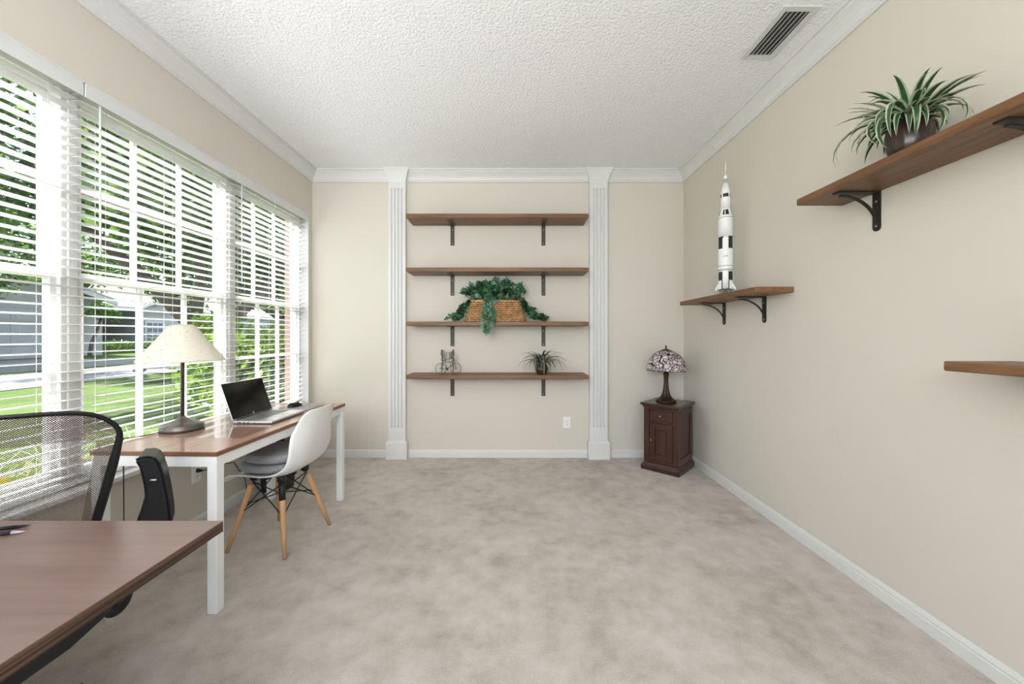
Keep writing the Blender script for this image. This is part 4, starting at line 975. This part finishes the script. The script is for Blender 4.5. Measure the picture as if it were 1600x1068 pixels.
tree('oak_tree', (-17.5, 15.0, -.30), tall_trunk, blobs_in(4.6, 3.6, 9.4, 26, 1.5, 8), 16000, .26, OAK, 'leafy tree at the far left beyond the lawn, seen through the left blind', 22, zmin=3.0)
tree('oak_tree', (-13.0, 22.5, -.30), tall_trunk, blobs_in(5.2, 3.6, 10.5, 34, 1.6, 12), 18000, .28, OAK, 'leafy tree behind the yellow-green shrubs, seen through the right blind', 23, zmin=3.2)
tree('oak_tree', (-31, 50, .25), oak_trunk, blobs_in(5.5, 4, 10, 18, 2.0, 15), 5000, .40, OAK, 'tall tree beside the pink walled house', 24)
tree('oak_tree', (-42, 30, .25), oak_trunk, blobs_in(7, 4, 10, 20, 2.4, 17), 5000, .45, OAK, 'tall tree rising behind the grey house roof', 25)
tree('small_tree', (-23.2, 21.1, .1), [([(0, 0, 0), (.1, 0, .7), (.12, .25, 1.4), (.1, .5, 2.2)], [.10, .085, .07, .05])], [(.1, .5, 2.5, .7, .7, .5, 1), (.3, .9, 2.3, .4, .4, .35, .4)], 700, .20,
     [leafmat('young_leaf', (.08, .19, .03), (.14, .27, .06)), OAK[1]], 'small young tree with a leaning thin trunk by the grey garage', 26)
LIME = [leafmat('lime_leaf', (.10, .19, .012), (.22, .32, .030), .45, .35, 4), leafmat('lime_leaf_green', (.035, .10, .012), (.09, .18, .03), .45, .35, 4)]
def shrub(loc, blobs, n, size, mats, label, seed, group=None):
    o = empty('shrub', loc, label=label, cat='shrub', group=group); r_ = random.Random(seed); b = MB()
    for k in range(9):
        a = 2*pi*k/9; bl = blobs[k % len(blobs)]; b.tube([(.05*cos(a), .05*sin(a), -.02), (bl[0]*.5+.1*cos(a), bl[1]*.5+.1*sin(a), bl[2]*.6), (bl[0]+bl[3]*.5*cos(a), bl[1]+bl[4]*.5*sin(a), bl[2]+bl[5]*.4)], [.02, .014, .006], 6)
    b.build('stem', BARK, o)
    b = MB(); crown_leaves(b, blobs, n, size, r_, zmin=.02); b.build('foliage', mats, o); return o
shrub((-4.05, 5.95, -.28), [(0, 0, .7, .65, .6, .6, 1), (.25, .3, 1.25, .5, .5, .5, .8), (-.3, -.1, 1.15, .45, .45, .45, .7)], 2600, .13, LIME, 'bushy yellow-green shrub outside the right window, nearer of two', 31)
shrub((-5.2, 6.9, -.30), [(0, 0, .8, .8, .7, .7, 1), (-.3, .3, 1.5, .6, .6, .55, .8), (.4, -.1, 1.35, .5, .5, .5, .6)], 2600, .14, LIME, 'taller yellow-green shrub outside the right window, behind the nearer one', 32)
CROT = [leafmat('yellow_leaf', (.38, .30, .02), (.50, .36, .03), .45, .3, 6), leafmat('yellow_green_leaf', (.14, .20, .02), (.30, .32, .04), .45, .3, 6), leafmat('orange_leaf', (.42, .14, .02), (.50, .22, .03), .45, .3, 6)]
o = shrub((-2.95, 2.15, -.27), [(0, 0, .42, .35, .42, .35, 1), (-.1, -.5, .40, .35, .4, .33, 1)], 900, .12, [CROT[1], CROT[0]], 'yellow leaved shrub right outside the window, seen through the mesh chair', 33)
hb = [(0, .9*k, .35, .5, .6, .42, 1) for k in range(-8, 9)]
o = empty('hedge', (-25.3, 28.6, .22), label='low clipped green hedge in front of the grey house', cat='hedge')
b = MB()
for k in range(-8, 9): b.tube([(0, .9*k, -.05), (.05, .9*k, .3)], .03, 6)
b.build('stem', BARK, o); b = MB(); crown_leaves(b, hb, 6000, .13, random.Random(41)); b.build('foliage', [LIME[1], LIME[0]], o)
GR = [leafmat('liriope_leaf', (.10, .17, .03), (.22, .28, .07), .45, .25, 8), leafmat('liriope_edge', (.26, .32, .12), (.42, .44, .2), .45, .25, 8)]
r5 = random.Random(51)
for k, (x, y) in enumerate(((-3.0, 2.85), (-3.05, 3.35), (-3.4, 2.55), (-3.55, 3.1), (-3.1, 3.85), (-3.6, 3.65), (-4.0, 2.9), (-4.1, 3.45), (-3.9, 4.0))):
    o = empty('border_plant', (x, y, -.28), label='clump of arching striped strap leaves in the mulch bed outside the window', cat='plant', group='strap leaved clumps in the mulch bed')
    b = MB()
    for j in range(70):
        blade(b, (r5.uniform(-.06, .06), r5.uniform(-.06, .06), 0), r5.uniform(0, 2*pi), r5.uniform(.5, .95), r5.uniform(1.0, 1.5), r5.uniform(.8, 1.8), .022, n=6)
    b.build('leaves', GR, o)
TEAL = plain('teal_hydrant', (.03, .17, .22), .5)
o = empty('fire_hydrant', (-12.8, 13.2, -.30), label='small teal hydrant on the lawn near the road', cat='hydrant')
b = MB(); b.lathe([(.16, 0), (.16, .05), (.11, .06), (.11, .45), (.14, .46), (.14, .50), (.11, .52), (.06, .62), (0, .64)], 16); b.build('body', TEAL, o)
for s in (-1, 1):
    b = MB(); b.tube([(0, s*.1, .36), (0, s*.19, .36)], .06, 10); b.build('cap', TEAL, o)
